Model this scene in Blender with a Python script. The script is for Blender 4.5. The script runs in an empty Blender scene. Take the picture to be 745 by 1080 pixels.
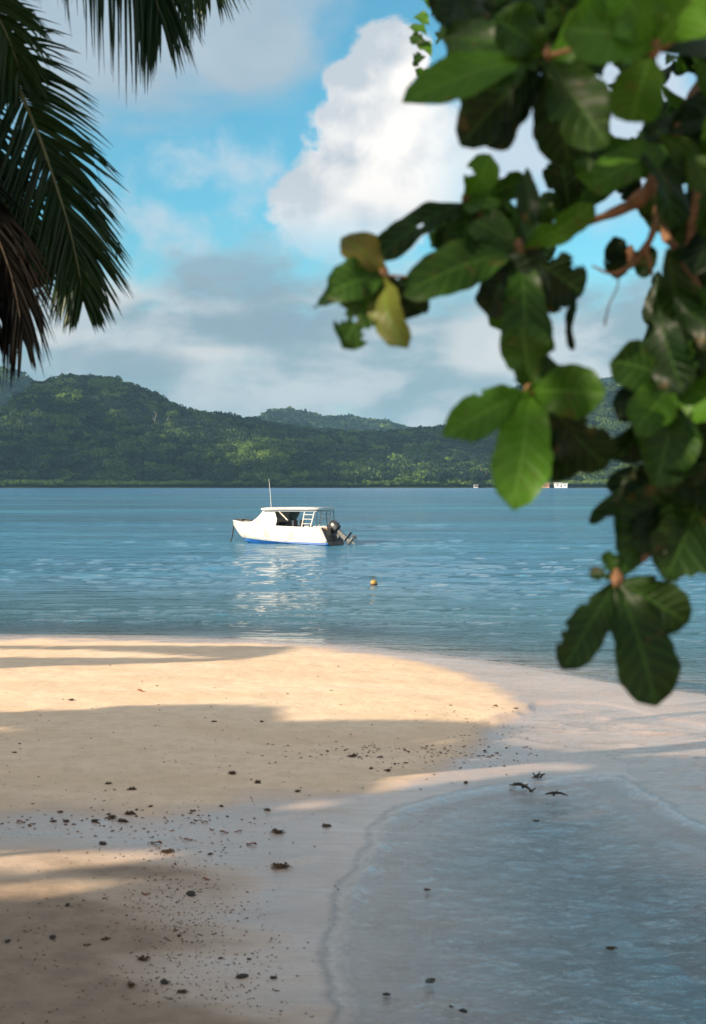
import bpy, math, random
import numpy as np
from mathutils import Vector, Matrix

R = math.radians
SC = bpy.context.scene
COL = SC.collection
random.seed(7)
RNG = np.random.default_rng(11)

# ------------------------------------------------------------------ camera
CAM_H, F, CX, HY = 2.9, 1500.0, 372.5, 511.0
cd = bpy.data.cameras.new('camera'); cam = bpy.data.objects.new('camera', cd); COL.objects.link(cam)
cam.location = (0, 0, CAM_H)
PITCH = math.atan((540 - HY) / F)
cam.rotation_euler = (R(90) - PITCH, 0, 0)
cd.sensor_fit = 'VERTICAL'; cd.sensor_height = 36; cd.lens = 50
cd.clip_start = 0.05; cd.clip_end = 20000
cd.dof.use_dof = True; cd.dof.focus_distance = 71; cd.dof.aperture_fstop = 4.2
SC.camera = cam

# ------------------------------------------------------------------ light
SUN_AZ, SUN_EL = R(52), R(21)          # azimuth: to the left of straight behind the camera
SX, SY = -math.sin(SUN_AZ), -math.cos(SUN_AZ)
SUN_DIR = Vector((SX * math.cos(SUN_EL), SY * math.cos(SUN_EL), math.sin(SUN_EL)))
COT = 1 / math.tan(SUN_EL)
sl = bpy.data.lights.new('sun', 'SUN'); sun = bpy.data.objects.new('sun', sl); COL.objects.link(sun)
sl.energy = 5.0; sl.angle = R(0.5); sl.color = (1.0, 0.83, 0.62)
sun.rotation_euler = (-SUN_DIR).to_track_quat('-Z', 'Y').to_euler()
sun.location = SUN_DIR * 60

SC.view_settings.view_transform = 'Standard'; SC.view_settings.look = 'None'
SC.view_settings.exposure = 0.84; SC.view_settings.gamma = 1; SC.view_settings.use_curve_mapping = False
SC.cycles.use_denoising = True
SC.cycles.max_bounces = 8; SC.cycles.transparent_max_bounces = 12
SC.cycles.caustics_reflective = False; SC.cycles.caustics_refractive = False
SC.cycles.sample_clamp_indirect = 6

# ------------------------------------------------------------------ node helper
class NT:
    def __init__(s, tree): s.t = tree; s.n = tree.nodes; s.l = tree.links
    def new(s, typ, **kw):
        n = s.n.new(typ)
        for k, v in kw.items(): setattr(n, k, v)
        return n
    def put(s, sock, v):
        if v is None: return
        if isinstance(v, bpy.types.NodeSocket): s.l.new(v, sock)
        elif isinstance(v, (tuple, list)):
            if len(v) == 3 and sock.type == 'RGBA': v = (*v, 1)
            sock.default_value = v
        else: sock.default_value = v
    def m(s, op, a, b=None, c=None, clamp=False):
        n = s.new('ShaderNodeMath', operation=op, use_clamp=clamp)
        for i, v in enumerate((a, b, c)):
            s.put(n.inputs[i], v)
        return n.outputs[0]
    def vm(s, op, a, b=None):
        n = s.new('ShaderNodeVectorMath', operation=op)
        s.put(n.inputs[0], a); s.put(n.inputs[1], b)
        return n.outputs[0]
    def ss(s, v, lo, hi, a=0.0, b=1.0):
        n = s.new('ShaderNodeMapRange', interpolation_type='SMOOTHSTEP')
        s.put(n.inputs[0], v)
        for i, q in enumerate((lo, hi, a, b)): s.put(n.inputs[i + 1], q)
        return n.outputs[0]
    def lin(s, v, lo, hi, a=0.0, b=1.0):
        n = s.new('ShaderNodeMapRange')
        s.put(n.inputs[0], v)
        for i, q in enumerate((lo, hi, a, b)): s.put(n.inputs[i + 1], q)
        return n.outputs[0]
    def mix(s, f, a, b, mode='MIX'):
        n = s.new('ShaderNodeMix', data_type='RGBA', blend_type=mode)
        s.put(n.inputs[0], f); s.put(n.inputs[6], a); s.put(n.inputs[7], b)
        return n.outputs[2]
    def noise(s, vec, scale, detail=4, rough=.55, dist=0.0, dims='3D', out=0):
        n = s.new('ShaderNodeTexNoise', noise_dimensions=dims)
        s.put(n.inputs['Vector'], vec)
        n.inputs['Scale'].default_value = scale; n.inputs['Detail'].default_value = detail
        n.inputs['Roughness'].default_value = rough; n.inputs['Distortion'].default_value = dist
        return n.outputs[out]
    def xyz(s, x, y, z=0.0):
        n = s.new('ShaderNodeCombineXYZ')
        for i, v in enumerate((x, y, z)): s.put(n.inputs[i], v)
        return n.outputs[0]
    def sep(s, v):
        n = s.new('ShaderNodeSeparateXYZ'); s.put(n.inputs[0], v); return n.outputs
    def mapv(s, v, scale=(1, 1, 1), loc=(0, 0, 0), rot=(0, 0, 0)):
        n = s.new('ShaderNodeMapping'); s.put(n.inputs[0], v)
        n.inputs['Scale'].default_value = scale; n.inputs['Location'].default_value = loc; n.inputs['Rotation'].default_value = rot
        return n.outputs[0]
    def attr(s, name, out='Fac'):
        return s.new('ShaderNodeAttribute', attribute_name=name).outputs[out]

# ------------------------------------------------------------------ world: Nishita sky and clouds by direction
def build_world():
    w = bpy.data.worlds.new('World'); SC.world = w; w.use_nodes = True
    w.cycles.sampling_method = 'MANUAL'; w.cycles.sample_map_resolution = 512
    T = NT(w.node_tree); T.n.clear()
    out = T.new('ShaderNodeOutputWorld'); bg = T.new('ShaderNodeBackground')
    T.l.new(bg.outputs[0], out.inputs[0])
    sky = T.new('ShaderNodeTexSky', sky_type='NISHITA', sun_disc=False)
    sky.sun_elevation = SUN_EL
    sky.sun_rotation = math.atan2(SX, SY)       # measured from +Y
    sky.altitude = 0; sky.air_density = 1.0; sky.dust_density = 0.35; sky.ozone_density = 2.2
    STR = 0.085
    geo = T.new('ShaderNodeTexCoord').outputs['Generated']
    x, y, z = T.sep(geo)
    U = T.m('MULTIPLY_ADD', T.m('ARCTAN2', x, y), 15.0, 3.725)          # hundreds of pixels to the right
    V = T.m('MULTIPLY', T.m('ARCSINE', z), 15.0)                        # hundreds of pixels above the horizon
    skyc = T.mix(1.0, sky.outputs[0], (0.49, 1.05, 1.03), 'MULTIPLY')
    # keep the low sky deep enough and fade it pale towards the horizon
    def ell(Ux, Vx, lst):
        r = None
        for (cx, cy, rx, ry) in lst:
            a = T.m('DIVIDE', T.m('SUBTRACT', Ux, cx), rx)
            b = T.m('DIVIDE', T.m('SUBTRACT', Vx, 5.11 - cy), ry)
            d = T.m('SUBTRACT', 1.0, T.m('SQRT', T.m('ADD', T.m('MULTIPLY', a, a), T.m('MULTIPLY', b, b))))
            r = d if r is None else T.m('SMOOTH_MAX', r, d, 0.25)
        return r
    def cumulus(Ux, Vx, lst, amp, sc, seed):
        p = T.xyz(Ux, Vx, seed)
        n1 = T.noise(p, sc, 9, .56, .25)
        n2 = T.noise(p, sc * .42, 3, .5, 0)
        return T.m('ADD', ell(Ux, Vx, lst), T.m('ADD', T.m('MULTIPLY', T.m('SUBTRACT', n1, .5), amp), T.m('MULTIPLY', T.m('SUBTRACT', n2, .5), amp * .8)))
    big = [(4.12, .78, .50, .42), (3.75, 1.02, .42, .26), (3.95, 1.35, .80, .58), (3.70, 1.78, .52, .46), (3.30, 2.22, .52, .50), (4.45, 1.75, .85, .75), (3.85, 2.40, 1.0, .45)]
    D0 = cumulus(U, V, big, 1.0, 2.3, 3.3)
    D1 = cumulus(T.m('SUBTRACT', U, .10), T.m('ADD', V, .10), big, 1.0, 2.3, 3.3)
    D2 = cumulus(T.m('SUBTRACT', U, .40), T.m('ADD', V, .36), big, 1.0, 2.3, 3.3)
    mBig = T.ss(D0, 0.0, 0.22)
    lit = T.m('ADD', T.m('MULTIPLY', T.m('SUBTRACT', D0, D1), -1.0), T.m('MULTIPLY', T.m('SUBTRACT', D0, D2), -.60))
    lit = T.m('ADD', lit, 0.86, clamp=True)
    # the foot of the cloud melts into the haze
    mBig = T.m('MULTIPLY', mBig, T.ss(V, 2.15, 2.95, .15, 1.0))
    cumC = T.mix(lit, (0.56, 0.61, 0.67), (1.06, 1.01, 0.96))
    cumC = T.mix(T.ss(V, 3.3, 2.3, 0, .7), cumC, (0.70, 0.73, 0.78))
    mBig = T.m('MULTIPLY', mBig, T.ss(U, 5.1, 4.3, .35, 1.0))
    # pale veil to the right of it
    vl = T.m('ADD', ell(U, V, [(5.3, 1.55, 1.3, 1.15), (6.6, 1.3, 1.3, 1.6)]), T.m('MULTIPLY', T.m('SUBTRACT', T.noise(T.xyz(U, V, 12.0), 1.1, 6, .55, .3), .5), 1.2))
    mVeil = T.ss(vl, 0.0, 0.8, 0, .85)
    # small puffs
    puffs = [(2.05, 1.88, .85, .42), (1.75, 2.4, .7, .35), (2.55, 2.3, .4, .3)]
    P0 = cumulus(U, V, puffs, 3.0, 1.5, 7.7)
    mPuff = T.ss(P0, 0.1, 1.1, 0, .60)
    # grey upper sheet on the left
    sheetp = T.xyz(T.m('MULTIPLY', U, .55), V, 1.7)
    sn = T.noise(sheetp, 1.0, 7, .55, .35)
    top = T.m('ADD', ell(U, V, [(.9, .15, 3.1, 1.55), (2.6, .75, 1.0, .6), (-2.5, .6, 2.5, 1.6)]), T.m('MULTIPLY', T.m('SUBTRACT', sn, .5), 1.3))
    mTop = T.ss(top, -0.05, 0.50, 0, .90)
    topC = T.mix(T.noise(T.xyz(T.m('MULTIPLY', U, .6), V, 6.0), 1.4, 5, .55, .2), (0.30, 0.41, 0.50), (0.56, 0.62, 0.68))
    # low banks
    ln = T.noise(T.xyz(T.m('MULTIPLY', U, .50), V, 4.4), 1.7, 8, .56, .3)
    base = T.ss(V, 3.05, 1.35)
    low = T.m('ADD', base, T.m('MULTIPLY', T.m('SUBTRACT', ln, .5), 1.9))
    mLow = T.ss(low, .22, .85, 0, .94)
    ld = T.noise(T.xyz(T.m('MULTIPLY', U, .55), V, 8.8), 1.5, 7, .56, .3)
    lowC = T.mix(T.ss(ld, .38, .64), (0.29, 0.40, 0.47), (0.62, 0.65, 0.68))
    lowC = T.mix(T.ss(V, .75, .15), lowC, (0.48, 0.60, 0.63))
    # pinkish crests in the low bank
    crest = T.m('ADD', ell(U, V, [(1.2, 3.1, .55, .32), (2.2, 3.75, .9, .14), (5.1, 3.6, .6, .5), (3.9, 3.5, .8, .12), (.55, 3.6, .5, .2)]), T.m('MULTIPLY', T.m('SUBTRACT', ln, .5), 1.2))
    lowC = T.mix(T.ss(crest, .05, .7, 0, .75), lowC, (0.78, 0.75, 0.73))
    dark = T.m('ADD', ell(U, V, [(2.4, 2.95, 1.0, .42), (3.0, 3.45, 1.5, .3), (1.3, 3.85, 1.2, .25)]), T.m('MULTIPLY', T.m('SUBTRACT', ln, .5), 1.6))
    lowC = T.mix(T.ss(dark, .0, .7, 0, .85), lowC, (0.27, 0.36, 0.44))
    mLow = T.m('MAXIMUM', mLow, T.ss(dark, .15, .7, 0, .78))
    # the rest of the sky: broken cloud everywhere else
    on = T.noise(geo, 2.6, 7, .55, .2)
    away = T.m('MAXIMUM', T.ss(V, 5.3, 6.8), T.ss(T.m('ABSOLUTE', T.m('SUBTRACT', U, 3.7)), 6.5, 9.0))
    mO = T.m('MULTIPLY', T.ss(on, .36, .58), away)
    c = T.mix(1.0, skyc, (STR,) * 3, 'MULTIPLY')
    K = 1 / 1.68                                   # radiance against the exposure set above
    c = T.mix(T.m('MULTIPLY', T.ss(V, 2.6, .2), .72), c, (0.50 * K, 0.62 * K, 0.66 * K))
    dim = lambda q: T.mix(1.0, q, (K, K, K), 'MULTIPLY')
    c = T.mix(mPuff, c, (0.66 * K, 0.70 * K, 0.75 * K))
    c = T.mix(mVeil, c, (0.64 * K, 0.70 * K, 0.78 * K))
    c = T.mix(mBig, c, dim(cumC))
    c = T.mix(mTop, c, dim(topC))
    c = T.mix(mLow, c, dim(lowC))
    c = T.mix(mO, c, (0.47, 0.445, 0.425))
    c = T.mix(1.0, c, (1 / STR,) * 3, 'MULTIPLY')
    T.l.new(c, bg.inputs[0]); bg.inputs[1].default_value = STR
build_world()

# ------------------------------------------------------------------ pixel -> world (photograph pixels, 745 x 1080)
def P(px, py, Y):
    return Vector(((px - CX) / F * Y, Y, CAM_H + (HY - py) / F * Y))
def G(px, py, z=0.0):
    d = (CAM_H - z) * F / (py - HY)
    return Vector(((px - CX) / F * d, d, z))
def Gxy(pts):
    return np.array([[*G(a, b)[:2]] for a, b in pts])

# ------------------------------------------------------------------ numpy noise
def _hash(ix, iy, seed):
    h = (ix.astype(np.int64) * 374761393 + iy.astype(np.int64) * 668265263 + seed * 982451653) & 0xffffffff
    h = ((h ^ (h >> 13)) * 1274126177) & 0xffffffff
    return ((h ^ (h >> 16)) & 0xffffff) / float(0xffffff)
def vnoise(x, y, seed=0):
    x = np.asarray(x, float); y = np.asarray(y, float)
    ix, iy = np.floor(x), np.floor(y); fx, fy = x - ix, y - iy
    fx = fx * fx * (3 - 2 * fx); fy = fy * fy * (3 - 2 * fy)
    a = _hash(ix, iy, seed); b = _hash(ix + 1, iy, seed); c = _hash(ix, iy + 1, seed); d = _hash(ix + 1, iy + 1, seed)
    return (a + (b - a) * fx) * (1 - fy) + (c + (d - c) * fx) * fy
def fbm(x, y, seed=0, octv=5, gain=.5):
    s, a, t = 0, 1, 0
    for i in range(octv):
        s = s + a * vnoise(x * 2 ** i + 17.3 * i, y * 2 ** i - 9.1 * i, seed + i); t += a; a *= gain
    return s / t
def sstep(v, lo, hi):
    t = np.clip((v - lo) / (hi - lo), 0, 1); return t * t * (3 - 2 * t)
def inside(poly, x, y):
    r = np.zeros(np.shape(x), bool); n = len(poly)
    for i in range(n):
        x1, y1 = poly[i]; x2, y2 = poly[(i + 1) % n]
        c = ((y1 > y) != (y2 > y))
        with np.errstate(divide='ignore', invalid='ignore'):
            xi = (x2 - x1) * (y - y1) / ((y2 - y1) if y2 != y1 else 1e-9) + x1
        r ^= c & (x < xi)
    return r
def sdist(poly, x, y, closed=True):
    d = np.full(np.shape(x), 1e18); n = len(poly)
    for i in range(n if closed else n - 1):
        a = poly[i]; b = poly[(i + 1) % n]
        ex, ey = b[0] - a[0], b[1] - a[1]
        t = np.clip(((x - a[0]) * ex + (y - a[1]) * ey) / (ex * ex + ey * ey + 1e-12), 0, 1)
        d = np.minimum(d, (x - a[0] - t * ex) ** 2 + (y - a[1] - t * ey) ** 2)
    d = np.sqrt(d)
    return np.where(inside(poly, x, y), d, -d) if closed else d

# ------------------------------------------------------------------ mesh helpers
def tag(o, label=None, cat=None, group=None, kind=None):
    if label: o['label'] = label
    if cat: o['category'] = cat
    if group: o['group'] = group
    if kind: o['kind'] = kind
    return o
def empty(name, loc=(0, 0, 0), rz=0):
    o = bpy.data.objects.new(name, None); COL.objects.link(o)
    o.location = loc; o.rotation_euler = (0, 0, rz); o.empty_display_size = .2
    return o
def mesh_np(name, V, Fq, mat, smooth=True, parent=None, attrs=None, uv=None):
    """V (n,3); Fq: array (m,3|4) or list of arrays"""
    V = np.asarray(V, np.float32)
    fl = Fq if isinstance(Fq, list) else [Fq]
    fl = [np.asarray(f, np.int32) for f in fl if len(f)]
    me = bpy.data.meshes.new(name)
    me.vertices.add(len(V)); me.vertices.foreach_set('co', V.ravel())
    loops = np.concatenate([f.ravel() for f in fl])
    tot = np.concatenate([np.full(len(f), f.shape[1], np.int32) for f in fl])
    start = np.concatenate([[0], np.cumsum(tot)[:-1]]).astype(np.int32)
    me.loops.add(len(loops)); me.loops.foreach_set('vertex_index', loops)
    me.polygons.add(len(tot)); me.polygons.foreach_set('loop_start', start)
    me.polygons.foreach_set('use_smooth', np.full(len(tot), smooth))
    for k, a in (attrs or {}).items():
        a = np.asarray(a, np.float32)
        if a.ndim == 1:
            at = me.attributes.new(k, 'FLOAT', 'POINT'); at.data.foreach_set('value', a)
        else:
            at = me.attributes.new(k, 'FLOAT_VECTOR', 'POINT'); at.data.foreach_set('vector', a.ravel())
    me.update(calc_edges=True); me.validate()
    if mat: me.materials.append(mat)
    o = bpy.data.objects.new(name, me); COL.objects.link(o)
    if parent: o.parent = parent
    return o
class MB:
    """collects shapes for one mesh object"""
    def __init__(s): s.v = []; s.f = []
    def add(s, V, Fc):
        b = len(s.v); s.v += [tuple(v) for v in V]; s.f += [tuple(i + b for i in f) for f in Fc]; return s
    def box(s, c, d, rot=None, bev=0):
        x, y, z = d[0] / 2, d[1] / 2, d[2] / 2
        V = [Vector((a * x, b * y, e * z)) for a in (-1, 1) for b in (-1, 1) for e in (-1, 1)]
        if rot: V = [rot @ v for v in V]
        return s.add([v + Vector(c) for v in V], [(0, 1, 3, 2), (4, 6, 7, 5), (0, 4, 5, 1), (2, 3, 7, 6), (0, 2, 6, 4), (1, 5, 7, 3)])
    def tube(s, pts, r, n=8, cap=True, squash=None):
        pts = [Vector(p) for p in pts]; k = len(pts)
        rs = r if isinstance(r, (list, tuple, np.ndarray)) else [r] * k
        b = len(s.v); up = Vector((0, 0, 1)); u = None
        for i, p in enumerate(pts):
            t = (pts[min(i + 1, k - 1)] - pts[max(i - 1, 0)]).normalized()
            if u is None:
                u = t.cross(up)
                if u.length < .05: u = t.cross(Vector((1, 0, 0)))
            u = (u - t * u.dot(t)).normalized(); w = t.cross(u)
            for j in range(n):
                a = 2 * math.pi * j / n
                s.v.append(tuple(p + (u * math.cos(a) + w * math.sin(a)) * rs[i]))
        for i in range(k - 1):
            for j in range(n):
                s.f.append((b + i * n + j, b + i * n + (j + 1) % n, b + (i + 1) * n + (j + 1) % n, b + (i + 1) * n + j))
        if cap:
            s.f.append(tuple(b + j for j in reversed(range(n)))); s.f.append(tuple(b + (k - 1) * n + j for j in range(n)))
        return s
    def lathe(s, prof, c=(0, 0, 0), n=20, rot=None):
        b = len(s.v)
        for (r, z) in prof:
            for j in range(n):
                a = 2 * math.pi * j / n; q = Vector((r * math.cos(a), r * math.sin(a), z))
                if rot: q = rot @ q
                s.v.append(tuple(q + Vector(c)))
        for i in range(len(prof) - 1):
            for j in range(n):
                s.f.append((b + i * n + j, b + i * n + (j + 1) % n, b + (i + 1) * n + (j + 1) % n, b + (i + 1) * n + j))
        s.f.append(tuple(b + j for j in reversed(range(n)))); s.f.append(tuple(b + (len(prof) - 1) * n + j for j in range(n)))
        return s
    def build(s, name, mat, parent=None, smooth=True, bevel=0, auto=True):
        me = bpy.data.meshes.new(name); me.from_pydata(s.v, [], s.f); me.update()
        if mat: me.materials.append(mat)
        o = bpy.data.objects.new(name, me); COL.objects.link(o)
        if parent: o.parent = parent
        if smooth:
            me.polygons.foreach_set('use_smooth', [True] * len(me.polygons))
            me.set_sharp_from_angle(angle=R(38))
        if bevel:
            md = o.modifiers.new('bevel', 'BEVEL'); md.width = bevel; md.segments = 2; md.limit_method = 'ANGLE'
        return o

# ------------------------------------------------------------------ materials
def mat(name, col=(.5, .5, .5), rough=.6, metal=0.0, spec=.5, var=0.0, vscale=8.0, bump=0.0, bscale=30.0, col2=None):
    m = bpy.data.materials.new(name); m.use_nodes = True
    T = NT(m.node_tree); b = T.n['Principled BSDF']
    b.inputs['Roughness'].default_value = rough; b.inputs['Metallic'].default_value = metal
    b.inputs['Specular IOR Level'].default_value = spec
    oc = T.new('ShaderNodeTexCoord').outputs['Object']
    if var or col2:
        n = T.noise(oc, vscale, 6, .6)
        c2 = col2 or tuple(max(0, c * (1 - var)) for c in col)
        T.put(b.inputs['Base Color'], T.mix(T.ss(n, .4, .66), col, c2))
    else: b.inputs['Base Color'].default_value = (*col, 1)
    if bump:
        bn = T.new('ShaderNodeBump'); bn.inputs['Strength'].default_value = bump; bn.inputs['Distance'].default_value = .02
        T.put(bn.inputs['Height'], T.noise(oc, bscale, 5, .6)); T.l.new(bn.outputs[0], b.inputs['Normal'])
    return m

# ================================================================== GROUND
SHORE = [(-2200, 664), (-600, 668), (0, 671), (150, 672), (270, 676), (350, 681), (430, 689), (500, 697), (560, 706), (620, 717),
         (680, 726), (745, 735), (860, 757), (1000, 800), (1150, 870), (1400, 1000)]
LAG = [(1400, 1040), (1000, 960), (860, 905), (790, 885), (745, 868), (705, 848), (676, 833), (655, 819), (600, 821), (545, 825), (490, 836), (440, 848), (412, 860),
       (398, 874), (399, 889), (380, 908), (366, 930), (357, 955), (352, 990), (356, 1030), (366, 1080), (385, 1200), (440, 1500)]
DRY1 = Gxy([(-2500, 671), (-400, 676), (0, 676), (250, 680), (340, 686), (420, 695), (490, 712), (530, 732), (556, 750), (535, 759), (519, 768), (512, 781),
            (495, 797), (440, 817), (380, 833), (300, 846), (250, 858), (120, 863), (-400, 860), (-2500, 850)])
DRY2 = Gxy([(-1500, 885), (-400, 900), (0, 902), (90, 905), (185, 912), (208, 938), (194, 978), (228, 1018), (290, 1056), (335, 1100), (370, 1300), (400, 1800),
            (-1500, 1800), (-4000, 1500)])
sh = Gxy(SHORE); lg = Gxy(LAG)
# land = between the sea's edge and the lagoon's edge, and everything to the left and behind
LAND = np.concatenate([np.array([[-200, 30.0]]), sh, lg, np.array([[lg[-1][0] + .3, 2.2], [6, 1.0], [200, 0], [200, -300], [-200, -300]])])
CHAN = Gxy([(517, 768), (545, 757), (570, 744), (610, 741), (680, 752), (760, 772), (900, 805), (1100, 880), (1100, 960), (900, 935), (760, 880), (700, 846), (672, 832), (655, 806), (640, 797), (600, 788), (552, 779)])
WET_RIB = Gxy([(655, 800), (690, 797), (735, 796), (750, 800), (735, 806), (700, 803), (672, 806)])

def ground_h(x, y):
    s = sdist(LAND, x, y)
    s = s + np.where(y < 22, .34 * (fbm(x * 1.1, y * 1.6, 41, 5) - .5) + .03 * (fbm(x * 5, y * 7, 43, 3) - .5), .12 * (fbm(x * .5, y * .5, 45, 4) - .5))
    wob = (fbm(x * .9, y * .9, 5, 4) - .5)
    land = .20 * (1 - np.exp(-np.maximum(s, 0) / 7.5)) + .004
    # the flat wet shoulder stays barely above the water
    d1 = sdist(DRY1, x, y); d2 = sdist(DRY2, x, y)
    dd = np.maximum(d1, d2)
    k = sstep(dd, -1.2, 1.0)
    land = land * (.22 + .78 * k)
    land += .018 * wob * k
    back = np.clip((5.5 - y) / 6.0, 0, 1); back = back * back * (3 - 2 * back)
    land += 1.25 * back
    dep = np.maximum(-s, 0)
    dsea = sdist(sh, x, y, closed=False); dlag = sdist(lg, x, y, closed=False)
    sea = -(.09 * dep ** 1.02)
    lag = -(.040 * dep + .012 * dep ** 2)
    far = y > 22
    w = np.clip((y - (14 + .35 * x)) / 5.0, 0, 1)
    water = np.where(far, sea, lag * (1 - w) + sea * w)
    water = np.maximum(water, -7.0)
    cs_ = sdist(CHAN, x, y) + .5 * (fbm(x * 1.0, y * 1.3, 47, 4) - .5)
    chan = -.004 - .022 * (1 - np.exp(-np.maximum(cs_, 0) / .8)) + .022 * np.exp(-((fbm(x * .8 + y * .5, y * 1.6, 49, 3) - .5) / .05) ** 2) * sstep(cs_, .1, .8) * sstep(x, 1.6, 2.6)
    cut = sstep(cs_, -.10, .06)
    h = np.where(s > 0, land * (1 - cut) + chan * cut, np.where(cs_ > 0, np.minimum(water, chan), water))
    return h, s, d1, d2

def fan(rows, cols, wfun):
    yy = np.repeat(rows[:, None], len(cols), 1); xx = wfun(yy) * cols[None, :]
    n, m = yy.shape
    idx = np.arange(n * m).reshape(n, m)
    F4 = np.stack([idx[:-1, :-1], idx[:-1, 1:], idx[1:, 1:], idx[1:, :-1]], -1).reshape(-1, 4)
    return xx, yy, F4
rows_near = np.concatenate([np.linspace(-60, 0, 24)[:-1], np.linspace(0, 6, 40)[:-1]])
q = np.linspace(1 / 6.0, 1 / 60.0, 520)
rows = np.concatenate([rows_near, 1 / q, np.geomspace(62, 6500, 60)])
cs = np.linspace(-1, 1, 620); cols = np.sign(cs) * (0.34 * np.abs(cs) + 1.5 * np.abs(cs) ** 5)
wf = lambda y: np.sqrt(y * y + 30)
gx, gy, gF = fan(rows, cols, wf)
gh, gs, g1, g2 = ground_h(gx, gy)
# sand ripples in the shallow water and the channel
edge = np.exp(-(gs / .9) ** 2)
gh += .006 * (fbm(gx * 2.2, gy * 4.5, 9, 4) - .5) * sstep(gs, -1.5, .3) * (gs < 1)
wnz = fbm(gx * 1.2, gy * 2.0, 21, 5) - .5
soft = sstep(-gx, -1.0, 1.2)
dry1 = sstep(g1 + (.5 + 1.6 * soft) * wnz, -.22 - .5 * soft, .28 + .3 * soft); dry2 = sstep(g2 + 1.3 * wnz, -.6, .6)
damp = dry2 * sstep(11.2 - gy + 2.5 * wnz, -.5, 1.4) * (gy > 3)
dry_a = np.maximum(dry1, .85 * dry2)
dry_a = np.where(gy < 3, 1, dry_a)
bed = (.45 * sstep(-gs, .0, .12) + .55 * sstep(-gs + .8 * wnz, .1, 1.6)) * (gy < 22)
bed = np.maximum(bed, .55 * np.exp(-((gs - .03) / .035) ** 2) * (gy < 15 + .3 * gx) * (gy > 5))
gh += .032 * (fbm(gx * 2.4, gy * 2.4, 23, 4) - .5) * dry_a * (gy < 40)
film = sstep(gs + .25 * wnz, .9, .0) * (gs > -.1)

def sand_mat():
    m = bpy.data.materials.new('coral_sand'); m.use_nodes = True
    T = NT(m.node_tree); b = T.n['Principled BSDF']
    pos = T.new('ShaderNodeNewGeometry').outputs['Position']
    dry = T.attr('dry'); flm = T.attr('film')
    big = T.noise(T.mapv(pos, (.5, 1.1, 1)), .9, 5, .55)
    mid = T.noise(pos, 5.0, 6, .6)
    fine = T.noise(pos, 90.0, 4, .7)
    grain = T.noise(pos, 420.0, 2, .6)
    cd_ = T.mix(T.ss(big, .35, .65), (0.88, 0.672, 0.485), (0.81, 0.595, 0.410))
    cd_ = T.mix(T.ss(mid, .38, .7, 0, .40), cd_, (0.62, 0.46, 0.30))
    cd_ = T.mix(T.ss(fine, .53, .70, 0, .5), cd_, (0.36, 0.25, 0.16))
    cd_ = T.mix(T.ss(T.noise(pos, 24.0, 3, .6), .63, .70, 0, .55), cd_, (0.40, 0.28, 0.18))
    cd_ = T.mix(T.ss(grain, .30, .2, 0, .5), cd_, (0.86, 0.78, 0.66))
    cw = T.mix(T.ss(big, .35, .65), (0.56, 0.425, 0.355), (0.47, 0.345, 0.275))
    cw = T.mix(T.ss(fine, .6, .75, 0, .35), cw, (0.25, 0.18, 0.14))
    # drag marks where water ran off
    st = T.noise(T.mapv(pos, (1.2, 9, 1), rot=(0, 0, R(-14))), 1.6, 5, .6, .6)
    cw = T.mix(T.ss(st, .5, .68, 0, .4), cw, (0.33, 0.25, 0.20))
    cd_ = T.mix(T.attr('damp'), cd_, T.mix(T.ss(mid, .35, .65), (0.36, 0.26, 0.18), (0.27, 0.195, 0.135)))
    c = T.mix(dry, cw, cd_)
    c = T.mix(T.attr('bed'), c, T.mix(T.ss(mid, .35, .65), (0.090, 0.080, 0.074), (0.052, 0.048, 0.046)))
    T.put(b.inputs['Base Color'], c)
    wetr = T.m('ADD', T.lin(T.noise(pos, 3.0, 4, .6), .3, .7, .16, .34), T.m('MULTIPLY', flm, -.06))
    T.put(b.inputs['Roughness'], T.m('ADD', T.m('MULTIPLY', dry, T.m('SUBTRACT', .92, wetr)), wetr))
    T.put(b.inputs['Specular IOR Level'], T.lin(dry, 0, 1, .75, .12))
    h = T.m('ADD', T.m('MULTIPLY', mid, .5), T.m('MULTIPLY', fine, .05))
    h = T.m('ADD', T.m('MULTIPLY', h, T.lin(dry, 0, 1, .10, 1.0)), T.m('MULTIPLY', st, T.lin(dry, 0, 1, .25, .1)))
    bn = T.new('ShaderNodeBump'); bn.inputs['Strength'].default_value = .55; bn.inputs['Distance'].default_value = .045
    T.put(bn.inputs['Height'], h)
    b2 = T.new('ShaderNodeBump'); b2.inputs['Distance'].default_value = .004
    T.put(b2.inputs['Strength'], T.lin(dry, 0, 1, .12, .7))
    T.put(b2.inputs['Height'], T.noise(pos, 160, 3, .7)); T.l.new(bn.outputs[0], b2.inputs['Normal'])
    T.l.new(b2.outputs[0], b.inputs['Normal'])
    return m
V = np.stack([gx, gy, gh], -1).reshape(-1, 3)
ground = mesh_np('ground', V, gF, sand_mat(), attrs={'dry': dry_a.ravel(), 'film': film.ravel(), 'damp': damp.ravel(), 'bed': bed.ravel()})
tag(ground, kind='structure')

def ground_z(x, y):
    return float(ground_h(np.array([x]), np.array([y]))[0][0])

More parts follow.
